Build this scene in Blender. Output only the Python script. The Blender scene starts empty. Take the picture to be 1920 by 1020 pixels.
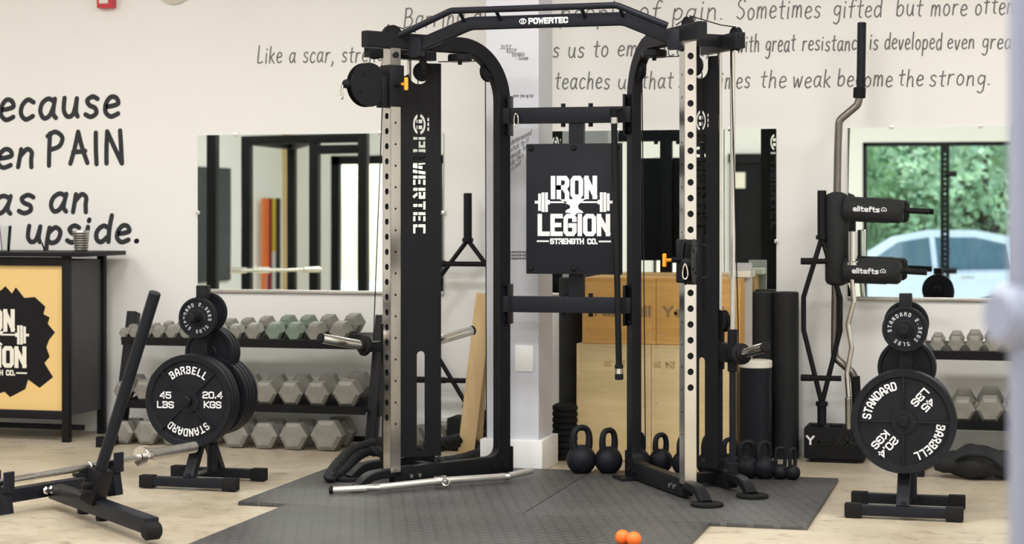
import bpy, bmesh, math, random
from mathutils import Vector, Matrix
from mathutils.geometry import tessellate_polygon
random.seed(7)
R = math.radians
PI = math.pi
F, H, HY = 3500.0, 1.34, 395.0        # focal length in px, eye height, horizon row
YAW = R(15)
c0, s0 = math.cos(YAW), math.sin(YAW)
scn = bpy.context.scene
# ------------------------------------------------------------------ camera
cd = bpy.data.cameras.new('camera'); cam = bpy.data.objects.new('camera', cd)
scn.collection.objects.link(cam); scn.camera = cam
cam.location = (0, 0, H); cam.rotation_euler = (R(90), 0, YAW)
cd.sensor_width = 36; cd.lens = F / 1920 * 36; cd.shift_y = -(510 - HY) / 1920
cd.clip_start = 0.05; cd.clip_end = 300
cd.dof.use_dof = True; cd.dof.focus_distance = 8.8; cd.dof.aperture_fstop = 2.8
# ------------------------------------------------------------------ world and light
w = bpy.data.worlds.new('sky'); scn.world = w; w.use_nodes = True
nt = w.node_tree; bg = nt.nodes['Background']
sky = nt.nodes.new('ShaderNodeTexSky'); sky.sky_type = 'NISHITA'
sky.sun_elevation = R(52); sky.sun_rotation = R(150); sky.sun_disc = False
nt.links.new(sky.outputs[0], bg.inputs[0]); bg.inputs[1].default_value = 0.6
sl = bpy.data.lights.new('sun', 'SUN'); sl.energy = 6.0; sl.angle = R(1); sl.color = (1, .96, .9)
so = bpy.data.objects.new('sun', sl); scn.collection.objects.link(so)
so.rotation_euler = (R(42), 0, R(20))
def area(x, y, z, sx, sy, e, col=(1, .985, .965), rot=(0, 0, 0)):
    l = bpy.data.lights.new('ceiling_light', 'AREA'); l.shape = 'RECTANGLE'; l.size = sx; l.size_y = sy
    l.energy = e; l.color = col
    o = bpy.data.objects.new('ceiling_light', l); scn.collection.objects.link(o)
    o.location = (x, y, z); o.rotation_euler = rot
for lx in (-7.0, -4.3, -1.6, 1.1):
    for ly in (-.5, 2.2, 4.8, 7.3):
        area(lx, ly, 3.52, 1.3, .5, 62 if lx > -3 else 49)
vs = scn.view_settings
vs.view_transform = 'Standard'; vs.look = 'None'; vs.gamma = 1; vs.use_curve_mapping = False
vs.exposure = 0.0

# ------------------------------------------------------------------ coordinates (room frame: x along the back wall, y towards it)
def cam2room(X, Y): return Vector((X * c0 - Y * s0, X * s0 + Y * c0))
def at(px, py, Y):                      # point at camera depth Y
    v = cam2room((px - 960) / F * Y, Y); return Vector((v.x, v.y, H - (py - HY) / F * Y))
def ony(px, py, y):                     # point on the plane room-y = y
    return at(px, py, y / ((px - 960) / F * s0 + c0))
def ground(px, py): return at(px, py, H * F / (py - HY))

# ------------------------------------------------------------------ materials
MATS = {}
def mat(name, col, rough=.5, metal=0., var=.08, vscale=6., bump=0., bscale=60., emit=None, spec=.5, coat=0.):
    if name in MATS: return MATS[name]
    m = bpy.data.materials.new(name); m.use_nodes = True; MATS[name] = m
    n, L = m.node_tree.nodes, m.node_tree.links
    b = n['Principled BSDF']
    b.inputs['Roughness'].default_value = rough; b.inputs['Metallic'].default_value = metal
    b.inputs['Specular IOR Level'].default_value = spec; b.inputs['Coat Weight'].default_value = coat
    tc = n.new('ShaderNodeTexCoord')
    nz = n.new('ShaderNodeTexNoise'); nz.inputs['Scale'].default_value = vscale; nz.inputs['Detail'].default_value = 5
    L.new(tc.outputs['Object'], nz.inputs['Vector'])
    rp = n.new('ShaderNodeValToRGB')
    rp.color_ramp.elements[0].position = .3; rp.color_ramp.elements[1].position = .7
    rp.color_ramp.elements[0].color = tuple(max(0, c * (1 - var)) for c in col) + (1,)
    rp.color_ramp.elements[1].color = tuple(min(1, c * (1 + var)) for c in col) + (1,)
    L.new(nz.outputs['Fac'], rp.inputs['Fac']); L.new(rp.outputs['Color'], b.inputs['Base Color'])
    if bump:
        n2 = n.new('ShaderNodeTexNoise'); n2.inputs['Scale'].default_value = bscale
        L.new(tc.outputs['Object'], n2.inputs['Vector'])
        bp = n.new('ShaderNodeBump'); bp.inputs['Strength'].default_value = bump; bp.inputs['Distance'].default_value = .004
        L.new(n2.outputs['Fac'], bp.inputs['Height']); L.new(bp.outputs['Normal'], b.inputs['Normal'])
    if emit:
        b.inputs['Emission Color'].default_value = emit[:3] + (1,); b.inputs['Emission Strength'].default_value = emit[3]
    return m
M_wall = mat('wall_paint', (.80, .80, .79), .7, var=.012, vscale=1.5, bump=.05, bscale=120)
M_white = mat('white_trim', (.80, .80, .80), .5, var=.01)
M_col = mat('column_paint_shaded', (.57, .58, .63), .6, var=.012)  # the column's bluish shade is mixed into this flat colour
M_ceil = mat('ceiling_paint', (.80, .78, .74), .8, var=.01)
M_black = mat('black_powder_coat', (.009, .009, .011), .42, var=.1, bump=.12, bscale=300, spec=.15)
M_navy = mat('blue_black_powder_coat', (.012, .0135, .019), .42, var=.1, bump=.1, bscale=300, spec=.15)
M_shroud = mat('shroud_black', (.008, .008, .010), .5, var=.1, spec=.15)
M_rub = mat('black_rubber', (.010, .010, .011), .7, var=.15, bump=.3, bscale=120, spec=.15)
M_iron = mat('cast_iron', (.010, .011, .015), .48, var=.18, vscale=30, bump=.25, bscale=180, spec=.15)
M_chrome = mat('chrome', (.72, .70, .67), .14, 1., var=.05, vscale=9)
M_rail = mat('brushed_rail', (.70, .68, .64), .17, 1., var=.07, vscale=5)
M_steel = mat('knurled_steel', (.50, .49, .47), .32, 1., var=.1, vscale=60)
M_orange = mat('orange_plastic', (.95, .34, .015), .4, var=.03)
M_ball = mat('orange_rubber', (1., .17, .02), .5, var=.03)
M_hex = mat('grey_hex_paint', (.215, .207, .185), .42, var=.14, vscale=14, bump=.12, bscale=80)
M_hexg = mat('green_grey_hex_paint', (.16, .205, .17), .42, var=.14, vscale=14, bump=.12, bscale=80)
M_hexd = mat('dark_hex_paint', (.11, .11, .10), .5, var=.14, vscale=14)
M_wlet = mat('white_lettering', (.72, .73, .76), .5, var=.02)
M_ink = mat('marker_ink', (.15, .15, .155), .7, var=.3, vscale=20)
M_spray = mat('black_spray_paint', (.022, .024, .03), .8, var=.2)
M_ghost = mat('faint_print', (.30, .19, .08), .7, var=.15)
M_gold = mat('gold_board', (.72, .50, .20), .45, var=.04, vscale=2)
M_red = mat('red_plastic', (.55, .03, .05), .4)
M_mat = None
M_foam = mat('black_foam', (.009, .010, .012), .8, var=.15, bump=.3, bscale=200)
M_cream = mat('cream_vinyl', (.75, .72, .64), .5, var=.04)
M_grey = mat('blue_grey_metal', (.25, .275, .38), .35, var=.04)
M_leaf = mat('leaf_green', (.22, .38, .19), .6, var=.6, vscale=1.2)
M_leaf2 = mat('leaf_light_green', (.42, .56, .30), .6, var=.5, vscale=1.0)
M_bark = mat('bark', (.08, .05, .03), .9, var=.3)
M_car = mat('white_car_paint', (.70, .74, .80), .2, var=.02, coat=.6)
M_tint = mat('tinted_glass', (.10, .17, .21), .06, var=.05, spec=.8)
M_pave = mat('concrete_paving', (.75, .74, .70), .9, var=.06, vscale=2)
M_board = mat('chalkboard', (.03, .035, .04), .55, var=.3, vscale=3)
M_edge = mat('foam_board_grey', (.45, .45, .46), .6)

def wood(name, a, b2, scale=2.2, axis='X'):
    m = bpy.data.materials.new(name); m.use_nodes = True
    n, L = m.node_tree.nodes, m.node_tree.links; b = n['Principled BSDF']
    b.inputs['Roughness'].default_value = .55
    tc = n.new('ShaderNodeTexCoord'); mp = n.new('ShaderNodeMapping')
    mp.inputs['Scale'].default_value = {'X': (2, 12, 14), 'Z': (14, 12, 2)}[axis]
    nz = n.new('ShaderNodeTexNoise'); nz.inputs['Scale'].default_value = scale; nz.inputs['Detail'].default_value = 7
    nz.inputs['Distortion'].default_value = .8
    rp = n.new('ShaderNodeValToRGB'); rp.color_ramp.elements[0].position = .3; rp.color_ramp.elements[1].position = .75
    rp.color_ramp.elements[0].color = a + (1,); rp.color_ramp.elements[1].color = b2 + (1,)
    L.new(tc.outputs['Object'], mp.inputs[0]); L.new(mp.outputs[0], nz.inputs['Vector'])
    L.new(nz.outputs['Fac'], rp.inputs['Fac']); L.new(rp.outputs[0], b.inputs['Base Color'])
    return m
M_ply = wood('pale_plywood', (.62, .47, .235), (.72, .56, .31))
M_plyo = wood('orange_plywood', (.60, .32, .085), (.70, .40, .12))
M_pine = wood('pine_board', (.62, .43, .20), (.72, .53, .29), axis='Z')

def make_mirror_mat():
    m = bpy.data.materials.new('mirror_glass'); m.use_nodes = True
    n, L = m.node_tree.nodes, m.node_tree.links; b = n['Principled BSDF']
    b.inputs['Metallic'].default_value = 1; b.inputs['Roughness'].default_value = .0
    b.inputs['Base Color'].default_value = (.78, .86, .81, 1)
    tc = n.new('ShaderNodeTexCoord'); nz = n.new('ShaderNodeTexNoise'); nz.inputs['Scale'].default_value = .8
    bp = n.new('ShaderNodeBump'); bp.inputs['Strength'].default_value = .06; bp.inputs['Distance'].default_value = .004
    L.new(tc.outputs['Object'], nz.inputs['Vector']); L.new(nz.outputs['Fac'], bp.inputs['Height'])
    L.new(bp.outputs['Normal'], b.inputs['Normal'])
    return m
M_mirror = make_mirror_mat()

def make_floor_mat():
    m = bpy.data.materials.new('stained_concrete'); m.use_nodes = True
    n, L = m.node_tree.nodes, m.node_tree.links; b = n['Principled BSDF']
    tc = n.new('ShaderNodeTexCoord')
    def noise(scale, det, dist=0., stretch=None):
        z = n.new('ShaderNodeTexNoise'); z.inputs['Scale'].default_value = scale
        z.inputs['Detail'].default_value = det; z.inputs['Distortion'].default_value = dist
        if stretch:
            mp = n.new('ShaderNodeMapping'); mp.inputs['Scale'].default_value = stretch
            L.new(tc.outputs['Object'], mp.inputs[0]); L.new(mp.outputs[0], z.inputs['Vector'])
        else: L.new(tc.outputs['Object'], z.inputs['Vector'])
        return z
    def ramp(src, p0, c0_, p1, c1_):
        r = n.new('ShaderNodeValToRGB'); r.color_ramp.elements[0].position = p0; r.color_ramp.elements[1].position = p1
        r.color_ramp.elements[0].color = c0_ + (1,); r.color_ramp.elements[1].color = c1_ + (1,)
        L.new(src.outputs['Fac'], r.inputs['Fac']); return r
    a = ramp(noise(1.3, 8, .6), .35, (.40, .34, .245), .68, (.53, .465, .36))
    k = ramp(noise(9, 8, 1.2, (1, 1.6, 1)), .55, (0, 0, 0), .8, (1, 1, 1))
    mx = n.new('ShaderNodeMixRGB'); mx.inputs[2].default_value = (.22, .175, .12, 1)
    L.new(k.outputs[0], mx.inputs[0]); L.new(a.outputs[0], mx.inputs[1])
    ml = n.new('ShaderNodeMixRGB'); ml.inputs[2].default_value = (.56, .51, .43, 1)
    k2 = ramp(noise(4, 9, 2.0), .58, (0, 0, 0), .78, (.8, .8, .8))
    L.new(k2.outputs[0], ml.inputs[0]); L.new(mx.outputs[0], ml.inputs[1])
    L.new(ml.outputs[0], b.inputs['Base Color'])
    rr = ramp(noise(3, 4), .3, (.28, .28, .28), .7, (.5, .5, .5)); L.new(rr.outputs[0], b.inputs['Roughness'])
    return m
M_floor = make_floor_mat()

def make_mat_mat():
    m = bpy.data.materials.new('rubber_mat_tread'); m.use_nodes = True
    n, L = m.node_tree.nodes, m.node_tree.links; b = n['Principled BSDF']
    tc = n.new('ShaderNodeTexCoord')
    mp = n.new('ShaderNodeMapping'); mp.inputs['Rotation'].default_value = (0, 0, R(20)); mp.inputs['Scale'].default_value = (6.5, 5, 1)
    br = n.new('ShaderNodeTexBrick'); br.inputs['Scale'].default_value = 1.; br.inputs['Mortar Size'].default_value = .095
    br.inputs['Mortar Smooth'].default_value = .3
    br.inputs['Color1'].default_value = (1, 1, 1, 1); br.inputs['Color2'].default_value = (.8, .8, .8, 1); br.inputs['Mortar'].default_value = (0, 0, 0, 1)
    L.new(tc.outputs['Object'], mp.inputs[0]); L.new(mp.outputs[0], br.inputs['Vector'])
    bp = n.new('ShaderNodeBump'); bp.inputs['Strength'].default_value = .9; bp.inputs['Distance'].default_value = .008
    L.new(br.outputs['Color'], bp.inputs['Height']); L.new(bp.outputs['Normal'], b.inputs['Normal'])
    nz = n.new('ShaderNodeTexNoise'); nz.inputs['Scale'].default_value = 2.2; nz.inputs['Detail'].default_value = 7
    L.new(tc.outputs['Object'], nz.inputs['Vector'])
    rp = n.new('ShaderNodeValToRGB'); rp.color_ramp.elements[0].position = .35; rp.color_ramp.elements[1].position = .75
    rp.color_ramp.elements[0].color = (.040, .040, .041, 1); rp.color_ramp.elements[1].color = (.074, .073, .072, 1)
    L.new(nz.outputs['Fac'], rp.inputs['Fac'])
    n3 = n.new('ShaderNodeTexNoise'); n3.inputs['Scale'].default_value = 3.1; L.new(tc.outputs['Object'], n3.inputs['Vector'])
    wr = n.new('ShaderNodeMath'); wr.operation = 'MULTIPLY'; L.new(br.outputs['Color'], wr.inputs[0]); L.new(n3.outputs['Fac'], wr.inputs[1])
    mx = n.new('ShaderNodeMixRGB'); mx.inputs[2].default_value = (.125, .125, .125, 1)       # lighter tread bars
    L.new(wr.outputs[0], mx.inputs[0]); L.new(rp.outputs[0], mx.inputs[1]); L.new(mx.outputs[0], b.inputs['Base Color'])
    b.inputs['Roughness'].default_value = .5
    return m
M_mat = make_mat_mat()
def make_glass():
    m = bpy.data.materials.new('window_glass'); m.use_nodes = True
    n, L = m.node_tree.nodes, m.node_tree.links
    n.remove(n['Principled BSDF']); out = n['Material Output']
    tr = n.new('ShaderNodeBsdfTransparent'); tr.inputs[0].default_value = (.96, .98, .97, 1)
    gl = n.new('ShaderNodeBsdfGlossy'); gl.inputs['Roughness'].default_value = .02
    fr = n.new('ShaderNodeFresnel'); fr.inputs[0].default_value = 1.45
    mx = n.new('ShaderNodeMixShader')
    L.new(fr.outputs[0], mx.inputs[0]); L.new(tr.outputs[0], mx.inputs[1]); L.new(gl.outputs[0], mx.inputs[2]); L.new(mx.outputs[0], out.inputs[0])
    return m
M_glass = make_glass()

# ------------------------------------------------------------------ mesh helper
def root_of(o):
    while o.parent: o = o.parent
    return o
ROOTM = {}
class MB:
    def __init__(s, M=None): s.v = []; s.f = []; s.M = M or Matrix()
    def add(s, vs, fs):
        k = len(s.v); s.v += [s.M @ Vector(v) for v in vs]; s.f += [tuple(i + k for i in f) for f in fs]; return s
    def box(s, c, d, ax=None, bev=0.):
        c = Vector(c); hx, hy, hz = d[0] / 2, d[1] / 2, d[2] / 2
        ax = ax or (Vector((1, 0, 0)), Vector((0, 1, 0)), Vector((0, 0, 1)))
        if bev <= 0:
            vs = [c + ax[0] * x * hx + ax[1] * y * hy + ax[2] * z * hz for x in (-1, 1) for y in (-1, 1) for z in (-1, 1)]
            return s.add(vs, [(0, 1, 3, 2), (4, 6, 7, 5), (0, 4, 5, 1), (2, 3, 7, 6), (0, 2, 6, 4), (1, 5, 7, 3)])
        bm = bmesh.new(); bmesh.ops.create_cube(bm, size=1)
        for v in bm.verts: v.co = Vector((v.co.x * d[0], v.co.y * d[1], v.co.z * d[2]))
        bmesh.ops.bevel(bm, geom=list(bm.edges), offset=min(bev, min(d) * .45), segments=2, affect='EDGES', profile=.6)
        bm.verts.index_update()
        vs = [c + ax[0] * v.co.x + ax[1] * v.co.y + ax[2] * v.co.z for v in bm.verts]
        fs = [tuple(v.index for v in f.verts) for f in bm.faces]; bm.free()
        return s.add(vs, fs)
    def bar(s, p0, p1, wd, ht, side=None, bev=.004):
        p0, p1 = Vector(p0), Vector(p1); t = (p1 - p0).normalized()
        sd = Vector(side) if side is not None else t.cross(Vector((0, 0, 1)))
        if sd.length < 1e-4: sd = Vector((1, 0, 0))
        sd = (sd - t * sd.dot(t)).normalized(); up = t.cross(sd)
        return s.box((p0 + p1) / 2, ((p1 - p0).length, wd, ht), (t, sd, up), bev)
    def sweep(s, path, prof, normal=None, cap=True, scales=None):
        P = [Vector(p) for p in path]; n = len(P)
        T = []
        for i in range(n):
            a = (P[i] - P[i - 1]).normalized() if i > 0 else None
            b = (P[i + 1] - P[i]).normalized() if i < n - 1 else None
            T.append(((a or b) + (b or a)).normalized())
        if normal is None:
            t0 = T[0]; side = t0.cross(Vector((0, 0, 1)))
            if side.length < .1: side = t0.cross(Vector((0, 1, 0)))
            side.normalize()
        else: side = Vector(normal).normalized()
        vs = []; m = len(prof)
        for i in range(n):
            if normal is None:
                side = (side - T[i] * side.dot(T[i])).normalized()
            up = T[i].cross(side).normalized(); k = 1.
            if normal is not None and 0 < i < n - 1:
                a = (P[i] - P[i - 1]).normalized(); k = 1 / max(.4, T[i].dot(a))
            sc = scales[i] if scales else 1.
            for (x, y) in prof: vs.append(P[i] + side * x * sc + up * y * k * sc)
        fs = []
        for i in range(n - 1):
            for j in range(m):
                j2 = (j + 1) % m; fs.append((i * m + j, i * m + j2, (i + 1) * m + j2, (i + 1) * m + j))
        if cap: fs += [tuple(range(m - 1, -1, -1)), tuple((n - 1) * m + j for j in range(m))]
        return s.add(vs, fs)
    def tube(s, path, r, seg=14, normal=None, scales=None):
        return s.sweep(path, [(r * math.cos(2 * PI * k / seg), r * math.sin(2 * PI * k / seg)) for k in range(seg)], normal, True, scales)
    def lathe(s, prof, o, ax, seg=32, x0=None, rot=0.):
        o, ax = Vector(o), Vector(ax).normalized()
        u = Vector(x0) if x0 is not None else ax.orthogonal()
        u = (u - ax * u.dot(ax)).normalized(); v = ax.cross(u); vs = []
        for (r, h) in prof:
            for k in range(seg):
                a = 2 * PI * k / seg + rot; vs.append(o + ax * h + (u * math.cos(a) + v * math.sin(a)) * max(r, 1e-5))
        fs = []; n = len(prof)
        for i in range(n - 1):
            for k in range(seg):
                k2 = (k + 1) % seg; fs.append((i * seg + k, i * seg + k2, (i + 1) * seg + k2, (i + 1) * seg + k))
        fs += [tuple(range(seg - 1, -1, -1)), tuple((n - 1) * seg + k for k in range(seg))]
        return s.add(vs, fs)
    def cyl(s, p0, p1, r, seg=24, bev=0.):
        p0, p1 = Vector(p0), Vector(p1); L = (p1 - p0).length
        b = min(bev, r * .5, L * .4)
        pr = [(r - b, 0), (r, b), (r, L - b), (r - b, L)] if b else [(r, 0), (r, L)]
        return s.lathe(pr, p0, p1 - p0, seg)
    def sphere(s, c, r, seg=20, sc=(1, 1, 1)):
        n = seg // 2; vs = []; fs = []
        for i in range(n + 1):
            for k in range(seg):
                th = PI * i / n; a = 2 * PI * k / seg
                q = max(math.sin(th), 1e-4)
                vs.append(Vector(c) + Vector((q * math.cos(a) * r * sc[0], q * math.sin(a) * r * sc[1], math.cos(th) * r * sc[2])))
        for i in range(n):
            for k in range(seg):
                k2 = (k + 1) % seg; fs.append((i * seg + k, (i + 1) * seg + k, (i + 1) * seg + k2, i * seg + k2))
        return s.add(vs, fs)
    def plate(s, loops, pl, h0, h1):
        """flat plate with holes: loops are 2D polygons (first the outline); pl a Plane; thickness h0..h1"""
        L3 = [[Vector((x, y, 0)) for (x, y) in lp] for lp in loops]
        tris = tessellate_polygon(L3)
        flat = [q for lp in loops for q in lp]; n = len(flat)
        vs = [pl(x, y, h1) for (x, y) in flat] + [pl(x, y, h0) for (x, y) in flat]
        fs = []
        for t in tris:
            a, b, c = [flat[i] for i in t]
            if (b[0] - a[0]) * (c[1] - a[1]) - (b[1] - a[1]) * (c[0] - a[0]) < 0: t = (t[0], t[2], t[1])
            fs.append(tuple(t)); fs.append((t[0] + n, t[2] + n, t[1] + n))
        k = 0
        for li, lp in enumerate(loops):
            m = len(lp)
            ar = sum(lp[i][0] * lp[(i + 1) % m][1] - lp[(i + 1) % m][0] * lp[i][1] for i in range(m))
            fl = (ar > 0) == (li == 0)
            for i in range(m):
                a, b = k + i, k + (i + 1) % m
                fs.append((a, a + n, b + n, b) if fl else (b, b + n, a + n, a))
            k += m
        return s.add(vs, fs)
    def build(s, name, material, parent=None, smooth=True, ang=38, kind=None):
        me = bpy.data.meshes.new(name)
        if parent is not None:
            iv = ROOTM.get(root_of(parent).name, Matrix()).inverted()
            vs = [iv @ v for v in s.v]
        else: vs = s.v
        me.from_pydata([tuple(v) for v in vs], [], s.f); me.update()
        bm = bmesh.new(); bm.from_mesh(me)
        if not getattr(s, 'keep', False): bmesh.ops.recalc_face_normals(bm, faces=bm.faces)
        bm.to_mesh(me); bm.free()
        me.materials.append(material)
        if smooth:
            me.polygons.foreach_set('use_smooth', [True] * len(me.polygons)); me.set_sharp_from_angle(angle=R(ang))
        o = bpy.data.objects.new(name, me); scn.collection.objects.link(o)
        if parent is not None: o.parent = parent
        if kind: o['kind'] = kind
        return o
class Plane:
    def __init__(s, o, u, v):
        s.o, s.u, s.v = Vector(o), Vector(u).normalized(), Vector(v).normalized(); s.n = s.u.cross(s.v)
    def __call__(s, x, y, h=0.): return s.o + s.u * x + s.v * y + s.n * h
    def sub(s, x, y, ang=0., h=0.):
        c, q = math.cos(ang), math.sin(ang)
        return Plane(s(x, y, h), s.u * c + s.v * q, s.v * c - s.u * q)
def rect(w_, h_, b=.005):
    a, c = w_ / 2, h_ / 2
    return [(a - b, c), (a, c - b), (a, b - c), (a - b, -c), (b - a, -c), (-a, b - c), (-a, c - b), (b - a, c)]
def circ(r, n=16, x=0., y=0.): return [(x + r * math.cos(2 * PI * k / n), y + r * math.sin(2 * PI * k / n)) for k in range(n)]
def fillet(pts, rads, seg=8):
    P = [Vector(p) for p in pts]; out = [P[0]]
    if not isinstance(rads, (list, tuple)): rads = [rads] * (len(P) - 2)
    for i in range(1, len(P) - 1):
        a = (P[i - 1] - P[i]); b = (P[i + 1] - P[i]); an = a.normalized(); bn = b.normalized()
        th = math.acos(max(-1, min(1, an.dot(bn)))); r = rads[i - 1]
        d = min(r / math.tan(th / 2), a.length * .49 if i > 1 else a.length * .95, b.length * .49 if i < len(P) - 2 else b.length * .95)
        r = d * math.tan(th / 2)
        bis = (an + bn).normalized(); cc = P[i] + bis * (r / math.sin(th / 2))
        s_ = P[i] + an * d - cc; e_ = P[i] + bn * d - cc
        tot = s_.angle(e_)
        for k in range(seg + 1):
            t = k / seg
            v = (s_ * math.sin((1 - t) * tot) + e_ * math.sin(t * tot)) / math.sin(tot) if tot > 1e-3 else s_
            out.append(cc + v)
    out.append(P[-1]); return out
def arcp(c, r, a0, a1, n): return [(c[0] + r * math.cos(R(a0 + (a1 - a0) * k / n)), c[1] + r * math.sin(R(a0 + (a1 - a0) * k / n))) for k in range(n + 1)]

# ------------------------------------------------------------------ things
def tag(o, label=None, cat=None, group=None, kind=None):
    if label: o['label'] = label
    if cat: o['category'] = cat
    if group: o['group'] = group
    if kind: o['kind'] = kind
    return o
def thing(name, label, cat, loc=(0, 0, 0), rz=0., group=None):
    o = bpy.data.objects.new(name, None); scn.collection.objects.link(o)
    o.empty_display_size = .1; o.location = loc; o.rotation_euler = (0, 0, rz)
    ROOTM[o.name] = Matrix.Translation(Vector(loc)) @ Matrix.Rotation(rz, 4, 'Z')
    return tag(o, label, cat, group)
def copy_tree(o, parent=None):
    c = o.copy(); scn.collection.objects.link(c)
    if parent is not None: c.parent = parent
    for ch in list(o.children): copy_tree(ch, c)
    return c

# ------------------------------------------------------------------ stroke lettering
G = {
 'a': (4.4, [[(3.7,4.3),(2.2,5),(.7,3.9),(.3,1.8),(1.3,.1),(2.7,.7),(3.7,3)], [(3.9,4.9),(3.6,1.4),(4.4,.1)]]),
 'b': (4.2, [[(.6,8),(.4,4),(.4,.2)], [(.4,3),(2.2,4.8),(3.8,3.6),(3.4,.9),(1.6,-.1),(.4,.9)]]),
 'c': (3.6, [[(3.5,4.3),(2,5),(.6,3.6),(.4,1.4),(1.7,0),(3.5,.8)]]),
 'd': (4.3, [[(3.7,4),(2.1,4.9),(.5,3.4),(.5,1.1),(1.9,0),(3.6,1.6)], [(4,8),(3.8,4),(4,.1)]]),
 'e': (3.8, [[(.5,2.5),(2.2,2.7),(3.6,3.3),(3,4.7),(1.6,4.9),(.5,3.3),(.5,1.2),(1.9,0),(3.7,.7)]]),
 'f': (3.4, [[(3.9,7.3),(2.8,8),(1.8,6.8),(1.5,3),(1.5,0)], [(.2,4.7),(1.8,4.7),(3.3,5)]]),
 'g': (4.2, [[(3.6,4.4),(2,5),(.6,3.7),(.8,1.6),(2.2,.9),(3.6,2.3)], [(3.9,4.8),(3.8,1),(3.4,-2),(2,-3.1),(.6,-2.4)]]),
 'h': (4.0, [[(.7,8),(.5,4),(.4,0)], [(.5,2.8),(1.9,4.8),(3.2,4),(3.3,2),(3.6,0)]]),
 'i': (1.6, [[(.8,4.7),(.7,2),(.8,0)], [(.85,6.5),(.95,6.9)]]),
 'k': (3.8, [[(.6,8),(.4,4),(.4,0)], [(3.2,4.8),(1.6,3.2),(.5,2.3)], [(1.2,2.8),(2.4,1.2),(3.7,0)]]),
 'l': (1.6, [[(.9,8),(.7,4),(.8,0)]]),
 'm': (5.8, [[(.5,4.8),(.4,2),(.3,0)], [(.4,2.8),(1.6,4.8),(2.6,4),(2.7,0)], [(2.7,2.8),(3.9,4.8),(5,4),(5.2,0)]]),
 'n': (4.0, [[(.5,4.8),(.4,2),(.3,0)], [(.4,2.8),(1.9,4.8),(3.2,4),(3.3,2),(3.6,0)]]),
 'o': (4.0, [[(2,5),(.6,3.9),(.4,1.4),(1.8,0),(3.4,1.2),(3.5,3.7),(2,5)]]),
 'p': (4.2, [[(.6,4.8),(.4,1),(.5,-3)], [(.5,3.2),(2.2,4.9),(3.8,3.6),(3.4,1),(1.8,.1),(.5,1)]]),
 'r': (3.3, [[(.6,4.8),(.5,2),(.4,0)], [(.5,2.8),(1.7,4.6),(3.2,4.7)]]),
 's': (3.5, [[(3.3,4.4),(2,5),(.7,4.1),(1.3,2.9),(2.8,2.1),(3.1,.8),(1.8,0),(.4,.6)]]),
 't': (3.2, [[(1.8,7.3),(1.6,3.5),(1.7,.6),(2.8,.1)], [(.2,4.9),(1.7,5),(3.4,5.2)]]),
 'u': (4.2, [[(.5,4.8),(.5,1.6),(1.6,0),(3,.8),(3.7,4.6)], [(3.7,4.6),(3.6,1.4),(4.1,0)]]),
 'v': (3.8, [[(.3,4.8),(1.7,0),(3.6,4.9)]]),
 'w': (5.4, [[(.3,4.8),(1.3,.1),(2.7,3.8),(3.8,.1),(5.2,4.9)]]),
 'y': (4.0, [[(.4,4.8),(.8,2.2),(2.2,1.6),(3.6,4.6)], [(3.7,4.8),(3.2,.6),(2,-2.8),(.5,-2.6)]]),
 'B': (5.4, [[(.6,8.4),(.5,4),(.4,0)], [(.4,8),(3,8.3),(4.2,6.6),(3,4.8),(.7,4.4)], [(.7,4.4),(3.6,4.4),(4.8,2.4),(3.2,.3),(.2,.1)]]),
 'L': (4.2, [[(.8,8.2),(.6,3),(.6,.1)], [(.6,.1),(2,0),(4,.5)]]),
 'S': (5.0, [[(4.6,7.4),(3,8.6),(.9,7.2),(1.4,5.4),(3.8,3.9),(4.4,1.8),(2.6,0),(.4,1)]]),
 'P': (5.0, [[(.9,8),(.7,4),(.6,-.2)], [(.2,7.3),(2.4,8.4),(4.4,7),(3.6,4.8),(.9,3.8)]]),
 'A': (5.0, [[(2.4,8.2),(1.4,4),(.2,.2)], [(2.4,8.2),(3.6,4),(5,.4)], [(1,3.1),(2.8,3.2),(4.4,3.4)]]),
 'I': (1.8, [[(.9,8.2),(.9,4),(1.1,.2)]]),
 'N': (5.4, [[(.6,.2),(.6,4),(.8,8.2)], [(.8,8.2),(2.8,4.2),(4.9,.2)], [(4.9,.2),(4.7,4),(4.4,8.4)]]),
 'J': (4.0, [[(1,8),(4,8)], [(2.7,8),(2.7,1.5),(1.5,0),(.3,1)]]), 'U': (4.6, [[(.5,8),(.6,1.6),(2.2,0),(3.8,1.6),(4,8)]]),
 'T': (4.4, [[(.2,8),(4.4,8)], [(2.3,8),(2.2,0)]]), 'K': (4.4, [[(.6,8),(.5,0)], [(4,8),(.6,4)], [(1,4.2),(4.2,0)]]),
 'E': (4.2, [[(4,8),(.6,8),(.6,0),(4,0)], [(.6,4),(3.4,4)]]), 'O': (4.8, [[(2.4,8),(.6,6),(.6,2),(2.4,0),(4.2,2),(4.2,6),(2.4,8)]]),
 'G': (4.8, [[(4.2,7),(2.4,8),(.6,6),(.6,2),(2.4,0),(4.2,1.4),(4.2,3.6),(2.6,3.6)]]),
 'R': (4.8, [[(.6,0),(.6,8),(3.4,8),(4,6),(3.2,4.4),(.6,4.2)], [(2,4.3),(4.4,0)]]),
 'H': (4.6, [[(.6,8),(.6,0)], [(4,8),(4,0)], [(.6,4),(4,4)]]), 'Y': (4.4, [[(.4,8),(2.2,4.2)], [(4,8),(2.2,4.2),(2.2,0)]]),
 ' ': (2.6, []), '.': (1.6, [[(.6,.2),(.8,.3)]]), ',': (1.6, [[(.9,.6),(.8,-.2),(.2,-1.6)]]), '!': (1.6, [[(.8,8),(.7,2.4)], [(.7,.4),(.8,.2)]]),
 '-': (3, [[(.4,3),(2.6,3)]]), 'x': (3.8, [[(.3,4.8),(3.5,0)], [(3.5,4.8),(.3,0)]]),
}
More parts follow.
